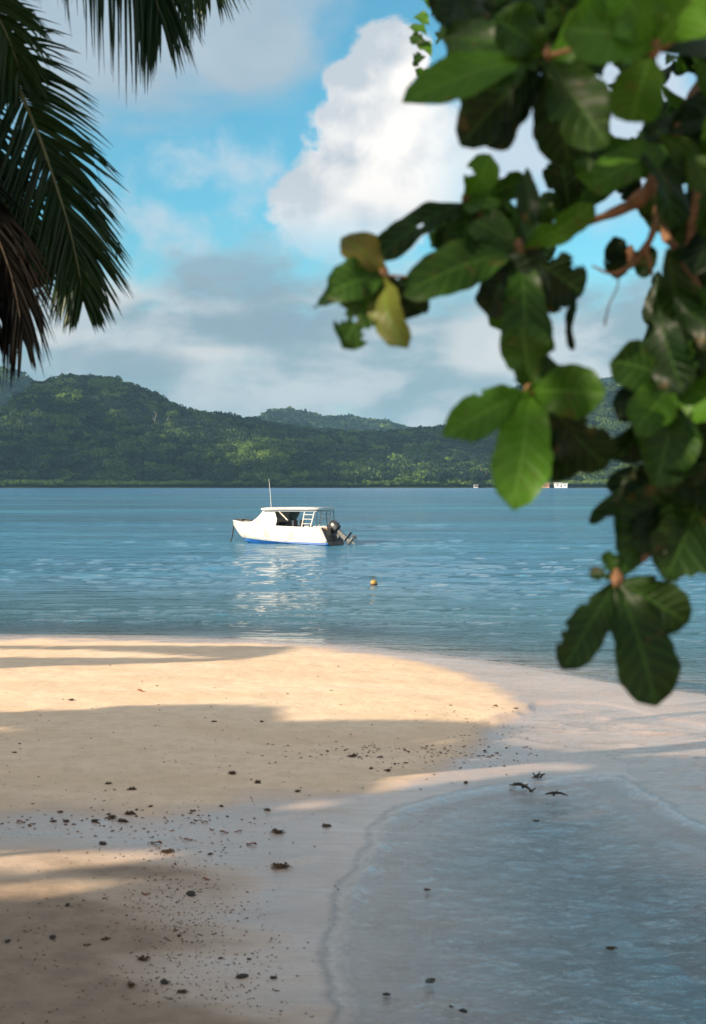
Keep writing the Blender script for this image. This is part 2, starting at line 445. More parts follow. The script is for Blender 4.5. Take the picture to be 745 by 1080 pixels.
# ================================================================== WATER
def water_mat():
    m = bpy.data.materials.new('sea_water'); m.use_nodes = True
    T = NT(m.node_tree); T.n.clear()
    out = T.new('ShaderNodeOutputMaterial')
    pos = T.new('ShaderNodeNewGeometry').outputs['Position']
    dep = T.attr('depth')
    x, y, z = T.sep(pos)
    dist = T.m('SQRT', T.m('ADD', T.m('MULTIPLY', x, x), T.m('MULTIPLY', y, y)))
    patch = T.noise(T.mapv(pos, (.012, .045, 1)), 1.0, 5, .6, .4)
    patch2 = T.noise(T.mapv(pos, (.05, .22, 1)), 1.0, 4, .6, .3)
    # waves: long low swell lines + chop, drawn out along x
    w1 = T.noise(T.mapv(pos, (.55, 1.9, 1), rot=(0, 0, R(7))), 1.0, 3, .5, .5)
    w2 = T.noise(T.mapv(pos, (1.6, 4.2, 1), rot=(0, 0, R(-9))), 1.0, 4, .55, .5)
    w3 = T.noise(T.mapv(pos, (7, 15, 1), rot=(0, 0, R(4))), 1.0, 3, .6, .4)
    wf_ = T.noise(T.mapv(pos, (.10, .42, 1), rot=(0, 0, R(3))), 1.0, 3, .5, .4)
    shallow = T.ss(dep, .30, .02)
    h = T.m('ADD', T.m('MULTIPLY', w1, .11), T.m('MULTIPLY', w2, .06))
    h = T.m('ADD', h, T.m('MULTIPLY', w3, .010))
    h = T.m('ADD', h, T.m('MULTIPLY', wf_, .30))
    ruffle = T.m('MULTIPLY', T.lin(patch, .35, .65, .45, 1.25), T.lin(patch2, .3, .7, .65, 1.2))
    h_open = T.m('MULTIPLY', h, ruffle)
    # the lagoon: short capillary ripples
    l1 = T.noise(T.mapv(pos, (4.0, 6.0, 1), rot=(0, 0, R(-16))), 1.2, 5, .60, 1.2)
    l2 = T.noise(T.mapv(pos, (12, 18, 1), rot=(0, 0, R(10))), 1.3, 4, .6, .8)
    h_lag = T.m('ADD', T.m('MULTIPLY', l1, .17), T.m('MULTIPLY', l2, .045))
    calm = T.attr('calm')
    hh = T.m('ADD', T.m('MULTIPLY', h_open, T.m('SUBTRACT', 1.0, calm)), T.m('MULTIPLY', h_lag, calm))
    hh = T.m('MULTIPLY', hh, T.ss(dep, -.005, .02, .25, 1))
    bn = T.new('ShaderNodeBump'); bn.inputs['Distance'].default_value = 1.0
    bn.inputs['Strength'].default_value = 1.0
    T.put(bn.inputs['Height'], hh)
    body = T.mix(T.ss(dep, .15, 2.2), (0.12, 0.27, 0.36), (0.055, 0.215, 0.36))
    body = T.mix(T.ss(patch, .50, .66, 0, .55), body, (0.09, 0.37, 0.50))
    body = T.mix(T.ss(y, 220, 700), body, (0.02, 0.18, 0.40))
    dif = T.new('ShaderNodeBsdfDiffuse'); T.put(dif.inputs[0], body)
    tr = T.new('ShaderNodeBsdfTransparent')
    tint = T.mix(T.ss(dep, 0.0, .45), (0.99, 0.99, 0.99), (0.55, 0.76, 0.80))
    T.put(tr.inputs[0], tint)
    k = T.m('SUBTRACT', 1.0, T.m('POWER', 2.718, T.m('MULTIPLY', T.m('MAXIMUM', dep, 0.0), T.lin(T.attr('calm'), 0, 1, -1.5, -.30))))
    mx = T.new('ShaderNodeMixShader'); T.put(mx.inputs[0], k)
    T.l.new(tr.outputs[0], mx.inputs[1]); T.l.new(dif.outputs[0], mx.inputs[2])
    gl = T.new('ShaderNodeBsdfGlossy'); gl.inputs['Roughness'].default_value = .045
    T.l.new(bn.outputs[0], gl.inputs['Normal'])
    T.put(gl.inputs['Roughness'], T.lin(dist, 20, 900, .04, .16))
    fr = T.new('ShaderNodeFresnel'); fr.inputs[0].default_value = 1.33; T.l.new(bn.outputs[0], fr.inputs['Normal'])
    m2 = T.new('ShaderNodeMixShader'); 
    T.l.new(mx.outputs[0], m2.inputs[1]); T.l.new(gl.outputs[0], m2.inputs[2])
    bf = T.new('ShaderNodeNewGeometry').outputs['Backfacing']
    T.put(m2.inputs[0], T.m('MULTIPLY', T.m('MULTIPLY', fr.outputs[0], .97), T.m('SUBTRACT', 1.0, bf)))
    T.l.new(m2.outputs[0], out.inputs[0])
    return m
wrows = np.concatenate([1 / np.linspace(1 / 5.0, 1 / 160.0, 1150), np.geomspace(164, 6500, 60)])
wcs = np.linspace(-1, 1, 460); wcols = np.sign(wcs) * (0.34 * np.abs(wcs) + 1.5 * np.abs(wcs) ** 5)
wx, wy, wF = fan(wrows, wcols, wf)
whh, wss, _, _ = ground_h(wx, wy)
calm = 1 - sstep(wy + .0 * wx, 13.5 + .35 * np.maximum(wx, 0), 19 + .35 * np.maximum(wx, 0))
wz = np.zeros_like(wx)
# a low swash lip along both edges
lip = .050 * np.exp(-((wss + .10) / .055) ** 2) + .022 * np.exp(-((wss + .55 + .25 * (fbm(wx * .8, wy * .8, 61, 2) - .5)) / .06) ** 2)
lip = lip * (wy < 60) * calm
wz += lip * (.5 + fbm(wx * 1.5, wy * 1.5, 3, 3))
wpatch = .55 + .9 * sstep(fbm(wx * .035, wy * .10, 71, 3), .38, .62)
wx_, wy_ = wx * math.cos(.10) + wy * math.sin(.10), wy * math.cos(.10) - wx * math.sin(.10)
swell = .075 * (fbm(wx_ * .50, wy_ * 1.0, 73, 2) - .5) + .055 * (fbm(wx_ * 1.4, wy_ * 2.4, 76, 3) - .5)
small = .065 * (fbm(wx_ * 3.4, wy_ * 4.6, 79, 4, .55) - .5)
wz += (1 - calm) * wpatch * swell * sstep(-whh, 0.0, .35) * (1 - sstep(wy, 130, 160)) + calm * small * sstep(-whh, -.01, .06)
water = mesh_np('water', np.stack([wx, wy, wz], -1).reshape(-1, 3), wF, water_mat(), attrs={'depth': (-whh).ravel(), 'calm': calm.ravel()})
tag(water, kind='structure')

# ================================================================== HILLS
LAYERS = [
    # ridge distance, shore distance, profile in photograph pixels
    (1620, 1250, [(-1500, 430), (-700, 395), (-400, 440), (-150, 462), (0, 446), (50, 416), (58, 409), (75, 402), (100, 399), (112, 401), (135, 410), (160, 418), (180, 430), (200, 437), (240, 446), (300, 462), (380, 476), (520, 486), (700, 495), (2400, 500)]),
    (2050, 1330, [(-400, 470), (150, 448), (200, 438), (240, 441), (300, 451), (330, 456), (380, 461), (430, 458), (480, 453), (510, 440), (521, 427), (545, 414), (570, 402), (590, 397), (612, 404), (640, 424), (700, 452), (800, 470), (2400, 480)]),
    (3500, 2700, [(150, 490), (230, 462), (262, 447), (285, 436), (300, 433), (320, 437), (345, 443), (370, 442), (400, 446), (430, 452), (470, 464), (560, 480)]),
    (2750, 2100, [(-1500, 360), (-600, 400), (-300, 400), (-100, 385), (0, 392), (10, 392), (22, 397), (45, 411), (60, 421), (100, 446), (180, 480)]),
    (3300, 2500, [(500, 480), (560, 450), (600, 425), (630, 406), (650, 399), (668, 404), (690, 412), (745, 402), (900, 380), (1400, 420), (2200, 450)]),
    (2300, 1400, [(540, 500), (590, 470), (618, 430), (640, 418), (680, 417), (745, 424), (900, 440), (1500, 460)]),
]
SHORE_Y = 1236.0
def hill_h(x, y, full=False):
    x = np.asarray(x, float); y = np.asarray(y, float)
    H = np.full(x.shape, -8.0)
    sh_y = SHORE_Y + 22 * (fbm(x / 180, x * 0, 51, 3) - .5)
    for li, (Y, S, prof) in enumerate(LAYERS):
        px = CX + x / Y * F
        pp = np.array(prof, float)
        pyv = np.interp(px, pp[:, 0], pp[:, 1])
        zr = (HY - pyv) / F * Y + CAM_H - 7.0
        zr = zr * np.clip((px - pp[0, 0] + 150) / 150, 0, 1) * np.clip((pp[-1, 0] + 150 - px) / 150, 0, 1)
        S2 = max(S, 0) + 0 * x
        S2 = np.where(S < 1400, np.maximum(S + 30 * (fbm(x / 120, x * 0 + 7, 61 + li, 3) - .5), sh_y), S2)
        t = (y - S2) / (Y - S2)
        spur = 1 - np.abs(2 * fbm((x + .12 * (y - Y)) / 150.0, y / 620.0, 70 + li, 4) - 1)
        spur = (spur - .72) * 1.1
        tc = np.clip(t, 0, 1)
        front = tc ** .82 * (1 + 0.0) + spur * 4 * tc * (1 - tc) * .55
        back = np.clip(1 - (y - Y) / (650.0), -1, 1)
        h = np.where(y <= Y, zr * front, zr * back)
        h = np.where(t < 0, -8 + 8 * np.clip(1 + t * 12, 0, 1), h + .6)
        h += np.where((t > 0) & (y <= Y), 9 * (fbm(x / 45, y / 60, 90 + li, 3) - .5) * sstep(tc, .02, .2) * (1 - .8 * tc), 0)
        H = np.maximum(H, h)
    flat = np.where((y > sh_y), 1.0 + .01 * (y - sh_y), -8 + 9 * np.clip(1 + (y - sh_y) / 12, 0, 1))
    flat = np.where(y > 2600, -3, flat)
    return np.maximum(H, flat)
hr = np.concatenate([np.linspace(1215, 1300, 16), np.linspace(1308, 2300, 130), np.linspace(2330, 4300, 90)])
hc = np.linspace(-.62, .62, 520)
hx, hy, hF = fan(hr, hc, lambda y: y)
hz = hill_h(hx, hy)
hill_m = mat('forest_floor', (0.022, 0.042, 0.014), .95, spec=.1, var=.4, vscale=.02)
hills = mesh_np('hills', np.stack([hx, hy, hz], -1).reshape(-1, 3), hF, hill_m)
tag(hills, kind='structure')

# ---------- forest: thousands of crowns, each a shell of leaf sprays
def leaf_mat(name, c1, c2, trans=.25, rough=.6, attr=None):
    m = bpy.data.materials.new(name); m.use_nodes = True
    T = NT(m.node_tree); T.n.clear()
    out = T.new('ShaderNodeOutputMaterial'); b = T.new('ShaderNodeBsdfPrincipled')
    b.inputs['Roughness'].default_value = rough; b.inputs['Specular IOR Level'].default_value = .25
    if name.startswith('dry'): b.inputs['Specular IOR Level'].default_value = .05
    if attr: c = T.mix(T.attr(attr), c1, c2)
    else: c = T.mix(T.ss(T.noise(T.new('ShaderNodeNewGeometry').outputs['Position'], 1.3, 4, .6), .35, .65), c1, c2)
    T.put(b.inputs['Base Color'], c)
    tl = T.new('ShaderNodeBsdfTranslucent'); T.put(tl.inputs[0], T.mix(1.0, c, (1.2, 1.35, .7), 'MULTIPLY'))
    mx = T.new('ShaderNodeMixShader'); mx.inputs[0].default_value = trans
    T.l.new(b.outputs[0], mx.inputs[1]); T.l.new(tl.outputs[0], mx.inputs[2]); T.l.new(mx.outputs[0], out.inputs[0])
    return m
def crown_proto(nq, size, seed, flat=.62):
    r = np.random.default_rng(seed)
    # several lobes
    nl = 6
    lob = np.column_stack([r.normal(0, .42, (nl, 2)), r.uniform(-.1, .35, nl)]); lr = r.uniform(.38, .62, nl)
    pts, nr = [], []
    for i in range(nq):
        k = r.integers(nl); d = r.normal(size=3); d[2] = abs(d[2]) * 1.0 - .25; d /= np.linalg.norm(d)
        pts.append(lob[k] + d * lr[k] * r.uniform(.82, 1.08)); n = d + r.normal(0, .45, 3); nr.append(n / np.linalg.norm(n))
    pts = np.array(pts); nr = np.array(nr); pts[:, 2] *= flat * 1.3
    a = np.cross(nr, r.normal(size=(nq, 3))); a /= np.linalg.norm(a, axis=1)[:, None]; b = np.cross(nr, a)
    s = size * r.uniform(.6, 1.25, (nq, 1))
    Vv = np.stack([pts + a * s, pts + b * s * .8, pts - a * s * .9, pts - b * s * .7], 1)
    return Vv.reshape(-1, 3), np.arange(nq * 4).reshape(nq, 4)
def forest():
    Vs, Fs, Ts = [], [], []; base = 0
    P_near = [crown_proto(230, .145, 100 + i) for i in range(7)]
    P_far = [crown_proto(60, .30, 200 + i) for i in range(5)]
    P_core = []
    def scatter(n, y0, y1, s0, s1, protos, rad, test=None, tint=(0, 1)):
        nonlocal base
        y = RNG.uniform(y0, y1, n); s = RNG.uniform(s0, s1, n); x = s * y
        z = hill_h(x, y)
        # keep what this hillside turns to the bay: drop crowns hidden far below their foreground
        ok = z > 0.2
        if test is not None: ok &= test(x, y, z)
        x, y, z = x[ok], y[ok], z[ok]
        tone = np.clip(.5 * fbm(x / 70, y / 90, 5, 4) + .5 * fbm(x / 18, y / 18, 8, 2) + RNG.normal(0, .13, len(x)), 0, 1)
        tone = sstep(tone, .36, .95) + (.8 if rad < 4 else 0)
        for pi in range(len(protos)):
            sel = np.arange(len(x)) % len(protos) == pi
            if not sel.any(): continue
            pv, pf = protos[pi]; k = sel.sum()
            r = RNG.uniform(.65, 1.35, k) * rad; hgt = r * RNG.uniform(.75, 1.25, k)
            a = RNG.uniform(0, 6.28, k); ca, sa = np.cos(a), np.sin(a)
            X = (pv[None, :, 0] * ca[:, None] - pv[None, :, 1] * sa[:, None]) * r[:, None] + x[sel][:, None]
            Yv = (pv[None, :, 0] * sa[:, None] + pv[None, :, 1] * ca[:, None]) * r[:, None] + y[sel][:, None]
            Z = pv[None, :, 2] * hgt[:, None] + (z[sel] + r * .75)[:, None]
            Vs.append(np.stack([X, Yv, Z], -1).reshape(-1, 3))
            off = base + np.arange(k)[:, None, None] * len(pv)
            Fs.append((pf[None] + off).reshape(-1, 4)); Ts.append(np.repeat(tone[sel], len(pv)))
            base += k * len(pv)
    vis = lambda x, y, z: True
    def facing(x, y, z):
        # on or just behind a skyline as seen from the bay, judged by height against nearer ground on the same line
        m = np.zeros(len(x), bool); el = (z + 12 - CAM_H) / y; mx = np.full(len(x), -1.0)
        for f in np.linspace(.3, .985, 26):
            yy = SHORE_Y + (y - SHORE_Y) * f; mx = np.maximum(mx, (hill_h(x * yy / y, yy) + 6 - CAM_H) / yy)
        return el > mx - .002
    scatter(12500, 1238, 2080, -.31, .31, P_near, 7.6, facing)
    scatter(9000, 2080, 3600, -.30, .30, P_far, 9.5, facing)
    # low mangrove fringe along the shore
    scatter(2600, 1229, 1262, -.31, .31, P_near[:3], 3.4)
    # skylines: an extra row of crowns
    for li, (Y, S, prof) in enumerate(LAYERS):
        scatter(900 if Y < 2400 else 500, Y - 14, Y + 20, -.30, .30, P_near if Y < 2400 else P_far, 7.0 if Y < 2400 else 9.0, facing)
    return np.concatenate(Vs), np.concatenate(Fs), np.concatenate(Ts)
fv, ff, ft = forest()
fm = leaf_mat('forest_leaves', (0.003, 0.020, 0.014), (0.125, 0.200, 0.034), .25, .7, 'tone')
fo = mesh_np('forest', fv, ff, fm, smooth=False, attrs={'tone': ft})
tag(fo, 'dense green forest covering the hills across the bay', kind='stuff')

# ================================================================== ADDED LUMPS out of view that shade the hills as clouds would
def shade_on_hills(px, py):
    """0..1: does the photograph show this part of the hillside in shade"""
    lit = [((95, 432), (38, 12)), ((35, 449), (50, 9)), ((132, 437), (16, 10)), ((242, 468), (22, 15)), ((254, 486), (16, 12)), ((294, 480), (24, 13)), ((204, 460), (14, 7)),
           ((660, 450), (75, 46)), ((660, 503), (120, 16)), ((410, 507), (40, 7)), ((480, 498), (70, 13)), ((560, 500), (50, 12)), ((172, 457), (14, 9)), ((600, 455), (30, 30)), ((80, 410), (12, 6))]
    s = np.full(np.shape(px), 9.0)
    for (c, r) in lit:
        s = np.minimum(s, np.sqrt(((px - c[0]) / r[0]) ** 2 + ((py - c[1]) / r[1]) ** 2) + .45 * (fbm(px / 9, py / 6, 3, 3) - .5))
    return s > 1.35
def build_hill_shade():
    n = 60000
    y = RNG.uniform(1235, 2300, n); x = RNG.uniform(-.32, .30, n) * y; z = hill_h(x, y) + 5
    x2 = RNG.uniform(-1100, 900, 2500); y2 = RNG.uniform(2300, 3600, 2500); z2 = hill_h(x2, y2) + 5
    x = np.concatenate([x, x2]); y = np.concatenate([y, y2]); z = np.concatenate([z, z2])
    px = CX + x / y * F; py = HY - (z - CAM_H) / y * F
    ok = shade_on_hills(px, py) | (y > 2300)
    x, y, z = x[ok], y[ok], z[ok]
    A = 420 + RNG.uniform(0, 60, len(x))                 # altitude of the lump layer
    k = A - z
    C = np.column_stack([x + SX * COT * k, y + SY * COT * k, A])
    far_ = y > 2300; C[far_] += np.array([SX * COT, SY * COT, 1.0]) * 600
    k_ = RNG.uniform(260, 330, len(x)); up = (~far_) & (C[:, 1] > -150); C[up] += (np.array([SX * COT, SY * COT, 1.0])[None] * k_[up][:, None])
    q1 = CX + C[:, 0] / np.maximum(C[:, 1], 1) * F; q2 = HY - (C[:, 2] - CAM_H) / np.maximum(C[:, 1], 1) * F
    C = C[~((C[:, 1] > 0) & (q1 > -250) & (q1 < 1000) & (q2 > -150))]
    # each a small opaque lump
    a = np.array([[0, 0, 1], [.9, 0, .1], [.28, .86, .1], [-.73, .53, .1], [-.73, -.53, .1], [.28, -.86, .1], [0, 0, -.6]])
    fc = np.array([[0, 1, 2], [0, 2, 3], [0, 3, 4], [0, 4, 5], [0, 5, 1], [6, 2, 1], [6, 3, 2], [6, 4, 3], [6, 5, 4], [6, 1, 5]])
    r = RNG.uniform(6, 9.5, len(C))[:, None, None]
    Vv = (C[:, None, :] + a[None] * r).reshape(-1, 3)
    Ff = (fc[None] + 7 * np.arange(len(C))[:, None, None]).reshape(-1, 3)
    return Vv, Ff
cv, cf = build_hill_shade()
lump_m = mat('hill_shade_lump', (.85, .86, .88), 1.0, spec=0)
cl = tag(mesh_np('hill_shade_lumps', cv, cf, lump_m), 'unseen opaque lumps added to shade the hills', kind='stuff')

# ================================================================== SHADE TREES behind and to the left of the viewer
sh_polys_lit = [
    [(-300, 700), (-300, 688), (107, 687), (268, 698), (330, 684), (760, 690), (900, 760), (900, 812), (745, 800), (640, 800), (560, 793), (525, 786), (556, 750), (500, 745), (400, 747), (330, 753),
     (250, 751), (150, 753), (100, 758), (0, 761), (-500, 762), (-500, 713), (0, 711), (200, 703), (268, 699)],
    [(-2500, 655), (1200, 655), (1200, 690), (560, 690), (330, 683), (107, 685), (-2500, 676)],
    [(-300, 868), (25, 869), (60, 871), (25, 873), (-300, 873)],
    [(-400, 903), (0, 901), (60, 899), (140, 897), (215, 902), (170, 914), (120, 922), (60, 926), (0, 928), (-400, 930)],
    [(-400, 936), (0, 935), (60, 933), (150, 929), (190, 928), (150, 938), (100, 950), (60, 958), (0, 961), (-400, 962)],
    [(84, 983), (110, 978), (170, 975), (190, 977), (178, 983), (130, 986), (95, 986)],
    [(-200, 822), (10, 823), (30, 825), (10, 827), (-200, 828)],
    [(-200, 776), (40, 776), (72, 779), (40, 781), (-200, 781)],
    [(230, 818), (330, 822), (300, 826), (240, 823)], [(440, 785), (520, 783), (500, 787), (450, 789)],
    [(395, 822), (520, 798), (650, 806), (620, 815), (560, 818), (450, 832), (390, 842)],
    [(550, 857), (640, 852), (625, 864), (560, 866)], [(300, 845), (345, 842), (390, 848), (340, 856), (290, 858)],
    [(300, 905), (345, 898), (330, 915), (300, 920)],
]
LITW = [Gxy(p) for p in sh_polys_lit]
def shaded(x, y):
    s = np.ones(np.shape(x), bool)
    for p in LITW: s &= ~inside(p, x, y)
    return s
def shade_trees():
    n = 120000
    gx_ = RNG.uniform(-13, 13, n); gy_ = RNG.uniform(4.5, 26, n)
    # the ground in view that the photograph shows in shade
    px = CX + gx_ / gy_ * F
    ok = shaded(gx_, gy_)
    far_ok = (gy_ < 17) | (px < 300)
    ok &= far_ok
    ok &= ~((px > 760) & (gy_ > 11.5) & (gy_ < 14)) 
    # thin it to the right
    keep = np.where((gx_ > 4.6) & (gy_ < 11.5) & (px > 1000), .12, np.where(px > 720, .8, 1.0))
    ok &= RNG.uniform(0, 1, n) < keep
    gx_, gy_ = gx_[ok], gy_[ok]
    z = RNG.uniform(4.2, 8.2, len(gx_)) + 1.2 * fbm(gx_ / 3, gy_ / 3, 4, 3)
    C = np.column_stack([gx_ + SX * COT * z, gy_ + SY * COT * z, z])
    px = CX + C[:, 0] / np.maximum(C[:, 1], .1) * F
    vis = (C[:, 1] > .2) & (px > -90)
    C = C[~vis]
    return C
SH = shade_trees()
def leaf_cards(C, size, seed=3, aspect=1.9):
    r = np.random.default_rng(seed); n = len(C)
    a = r.normal(size=(n, 3)); a[:, 2] -= .4; a /= np.linalg.norm(a, axis=1)[:, None]
    b = np.cross(a, r.normal(size=(n, 3))); b /= np.linalg.norm(b, axis=1)[:, None]
    nn = np.cross(a, b)
    L = size * r.uniform(.7, 1.3, (n, 1)); W = L / aspect
    v = [C - a * L * .5, C - a * L * .1 + b * W * .42 + nn * L * .05, C + a * L * .28 + b * W * .46 + nn * L * .05, C + a * L * .5,
         C + a * L * .28 - b * W * .46 + nn * L * .05, C - a * L * .1 - b * W * .42 + nn * L * .05]
    Vv = np.stack(v, 1).reshape(-1, 3); k = 6 * np.arange(n)[:, None]
    return Vv, np.concatenate([k + np.array([[0, 1, 2, 3]]), k + np.array([[0, 3, 4, 5]])])
bark_m = mat('grey_bark', (.20, .15, .11), .9, var=.4, vscale=6, bump=.6, bscale=18)
shade_leaf_m = leaf_mat('shade_leaves', (0.03, 0.075, 0.015), (0.06, 0.11, 0.02), .2)
TR = [(-13.0, -5.5), (-16.5, 1.5), (-12.5, 6.0), (-7.5, -7.0), (-19.5, 7.5), (-6.5, -1.5)]
near = np.argmin(np.stack([(SH[:, 0] - a) ** 2 + (SH[:, 1] - b) ** 2 for a, b in TR]), 0)
for i, (tx, ty) in enumerate(TR):
    c = SH[near == i]
    if len(c) < 30: continue
    cx, cy = float(c[:, 0].mean()), float(c[:, 1].mean())
    tx, ty = .6 * tx + .4 * cx, .6 * ty + .4 * cy
    z0 = max(ground_z(tx, ty), 0) - .1
    t = empty('beach_tree', (tx, ty, z0))
    tag(t, 'leafy shade tree standing behind the beach, outside the picture', 'tree', 'shade trees behind the beach')
    mb = MB(); mb.tube([(0, 0, 0), (.15, .05, 1.4), (.05, -.1, 2.9), (.1, .1, 4.6)], [.30, .23, .19, .12], 10)
    mb.build('trunk', bark_m, t)
    lb = MB()
    for k in range(9):
        e = c[RNG.integers(len(c))] - np.array([tx, ty, z0])
        lb.tube([(0, 0, 2.6), (e[0] * .4, e[1] * .4, 3.8 + .2 * k / 9), tuple(e)], [.11, .06, .015], 6)
    lb.build('limbs', bark_m, t)
    Vv, Ff = leaf_cards(c - np.array([tx, ty, z0]), .29, 30 + i)
    mesh_np('crown', Vv, Ff, shade_leaf_m, smooth=False, parent=t)

# ================================================================== HAZE
hb = MB().box((0, 1200, 155), (14400, 11400, 350))          # z -20 .. 330, bottom below the seabed
hm = bpy.data.materials.new('haze_air'); hm.use_nodes = True
T_ = NT(hm.node_tree); T_.n.clear()
ho = T_.new('ShaderNodeOutputMaterial'); pv = T_.new('ShaderNodeVolumePrincipled')
pv.inputs['Color'].default_value = (.38, .72, 1.0, 1); pv.inputs['Density'].default_value = 0.00009
pv.inputs['Anisotropy'].default_value = 0.0
T_.l.new(pv.outputs[0], ho.inputs[1])
tag(hb.build('haze', hm, smooth=False), 'thin bluish haze over the bay', kind='stuff')

# ================================================================== BOAT
def build_boat():
    wc = G(355, 574.3)                                       # foot of the transom on the water
    A = R(27)
    boat = empty('motor_boat', (wc.x, wc.y, 0), math.pi - A)
    tag(boat, 'white cabin motor boat with a blue bottom moored on the bay, its outboard tilted up', 'motor boat')
    white = mat('boat_paint', (.80, .78, .74), .38, var=.10, vscale=2.2, col2=None)
    # rust and dirt runs of their own shape on the topsides
    T = NT(white.node_tree); b = T.n['Principled BSDF']; oc = T.new('ShaderNodeTexCoord').outputs['Object']
    st = T.noise(T.mapv(oc, (3.2, 3.2, 1.2)), 1.3, 6, .65, .5)
    T.put(b.inputs['Base Color'], T.mix(T.ss(st, .48, .68, 0, .55), (.70, .68, .64), (.33, .235, .155)))
    cream = mat('deck_paint', (.72, .71, .68), .5, var=.25, vscale=4)
    blue = mat('blue_antifouling', (.015, .12, .42), .5, var=.3, vscale=5)
    dark = mat('dark_boat_fittings', (.045, .04, .036), .7, var=.4, vscale=9)  # one dark mottled tone for floor, seats, fittings and rope
    stain_shade = mat('stained_shaded_transom', (.10, .085, .07), .6, var=.6, vscale=5)  # stains plus the transom's own shade, put into one dark base colour
    glass = mat('tinted_window', (.05, .07, .07), .08, spec=.8)
    alu = mat('dull_aluminium', (.55, .56, .57), .35, metal=.6)
    # stations: x, sheer half breadth, sheer z, chine half breadth, chine z, keel z
    ST = [(0, .93, .82, .80, .02, -.26), (.9, .98, .82, .84, .03, -.28), (1.9, 1.02, .84, .86, .06, -.30), (2.9, 1.02, .87, .82, .12, -.30),
          (3.7, .95, .91, .70, .20, -.27), (4.4, .78, .96, .50, .30, -.18), (4.95, .56, 1.0, .30, .42, -.02), (5.4, .30, 1.04, .13, .60, .30), (5.82, .03, 1.08, .01, .98, .86)]
    def interp(x, k): return float(np.interp(x, [s[0] for s in ST], [s[k] for s in ST]))
    xs = np.linspace(0, 5.82, 34)
    rk = lambda x, z_: x + .34 * max(0, min(z_, .85)) / .85 * max(0, 1 - x / 1.2)
    def shell(rows_fn, name, m, double=0.0, par=boat):
        M = MB()
        for side in (1, -1):
            Vv, k = [], None
            for x in xs:
                r = rows_fn(x); k = len(r); Vv += [(rk(x, z_), side * y_, z_) for (y_, z_) in r]
            Fc = []
            for i in range(len(xs) - 1):
                for j in range(k - 1):
                    q_ = (i * k + j, i * k + j + 1, (i + 1) * k + j + 1, (i + 1) * k + j)
                    Fc.append(q_ if side < 0 else q_[::-1])
            M.add(Vv, Fc)
        o = M.build(name, m, par)
        if double:
            sd = o.modifiers.new('thick', 'SOLIDIFY'); sd.thickness = double; sd.offset = 0
        return o
    def stripe_z(x): return .10 + .15 * (x / 5.8) ** 2
    def top_rows(x):
        sb, sz, cb, cz, kz = (interp(x, k) for k in range(1, 6)); zb = max(stripe_z(x), kz + .02)
        r = []
        for t in np.linspace(0, 1, 7):
            z_ = sz + (max(zb, cz) - sz) * t
            flare = sb + (cb - sb) * (t ** 1.3)
            r.append((flare, z_))
        if zb < cz - .01:
            for t in (.33, .66, 1.0):
                z_ = cz + (zb - cz) * t; r.append((cb * max(.02, 1 - (cz - z_) / max(cz - kz, .01)), z_))
        else: r += [(r[-1][0], r[-1][1])] * 3
        return r
    shell(top_rows, 'hull', white, .03)
    def bot_rows(x):
        a = top_rows(x)[-1]; cb, cz, kz = interp(x, 3), interp(x, 4), interp(x, 5)
        return [(a[0] + .004, a[1] - .002), (min(a[0], cb), min(a[1], cz) - .01), (cb * .5 if kz < a[1] - .05 else 0, (min(a[1], cz) + min(kz, a[1])) / 2), (0.0, min(kz, a[1] - .01))]
    shell(bot_rows, 'hull_bottom', blue, .01)
    MB().add([(rk(0, .80) - .012, .92, .80), (rk(0, .76) - .012, .55, .76), (rk(0, .5) - .012, .36, .50), (rk(0, .5) - .012, -.36, .50), (rk(0, .76) - .012, -.55, .76), (rk(0, .80) - .012, -.92, .80), (-.012, -.80, .02), (-.012, 0, -.26), (-.012, .80, .02)], [(0, 1, 2, 3, 4, 5, 6, 7, 8)]).build('transom', stain_shade, boat, False)
    # rubbing strake along the sheer
    for side in (1, -1):
        MB().tube([(rk(x, .82), side * (interp(x, 1) + .012), interp(x, 2) + .01) for x in xs], .028, 6).build('gunwale', cream, boat)
    # foredeck, side decks, cockpit floor
    M = MB(); dx = np.linspace(3.55, 5.8, 16); V_, F_ = [], []
    for x in dx:
        w_ = interp(x, 1) - .01; z_ = interp(x, 2)
        V_ += [(x, w_, z_), (x, w_ * .5, z_ + .07 * min(1, w_)), (x, 0, z_ + .09 * min(1, w_)), (x, -w_ * .5, z_ + .07 * min(1, w_)), (x, -w_, z_)]
    for i in range(len(dx) - 1):
        for j in range(4): F_.append((i * 5 + j, i * 5 + j + 1, i * 5 + j + 6, i * 5 + j + 5))
    M.add(V_, F_).build('foredeck', cream, boat)
    for side in (1, -1):
        M = MB(); V_, F_ = [], []
        sx = np.linspace(0, 3.6, 10)
        for x in sx: V_ += [(rk(x, .82), side * (interp(x, 1) - .005), interp(x, 2) + .004), (rk(x, .82), side * (interp(x, 1) - .17), interp(x, 2) + .004), (x + .1, side * (interp(x, 1) - .19), .22)]
        for i in range(9):
            for j in range(2): F_.append((i * 3 + j, i * 3 + j + 1, i * 3 + j + 4, i * 3 + j + 3))
        M.add(V_, F_).build('side_deck', cream, boat, False)
    MB().add([(0.02, .74, .22), (0.02, -.74, .22), (3.6, -.80, .22), (3.6, .80, .22)], [(0, 1, 2, 3)]).build('cockpit_floor', dark, boat, False)
    # cabin: raked front, solid sides forward, open aft
    hw, hw2 = .80, .72
    rz = 1.60
    cb_ = MB()
    # front sweep
    prof = [(4.55, .99), (4.30, 1.06), (4.02, 1.22), (3.80, 1.42), (3.66, 1.60)]
    V_ = []
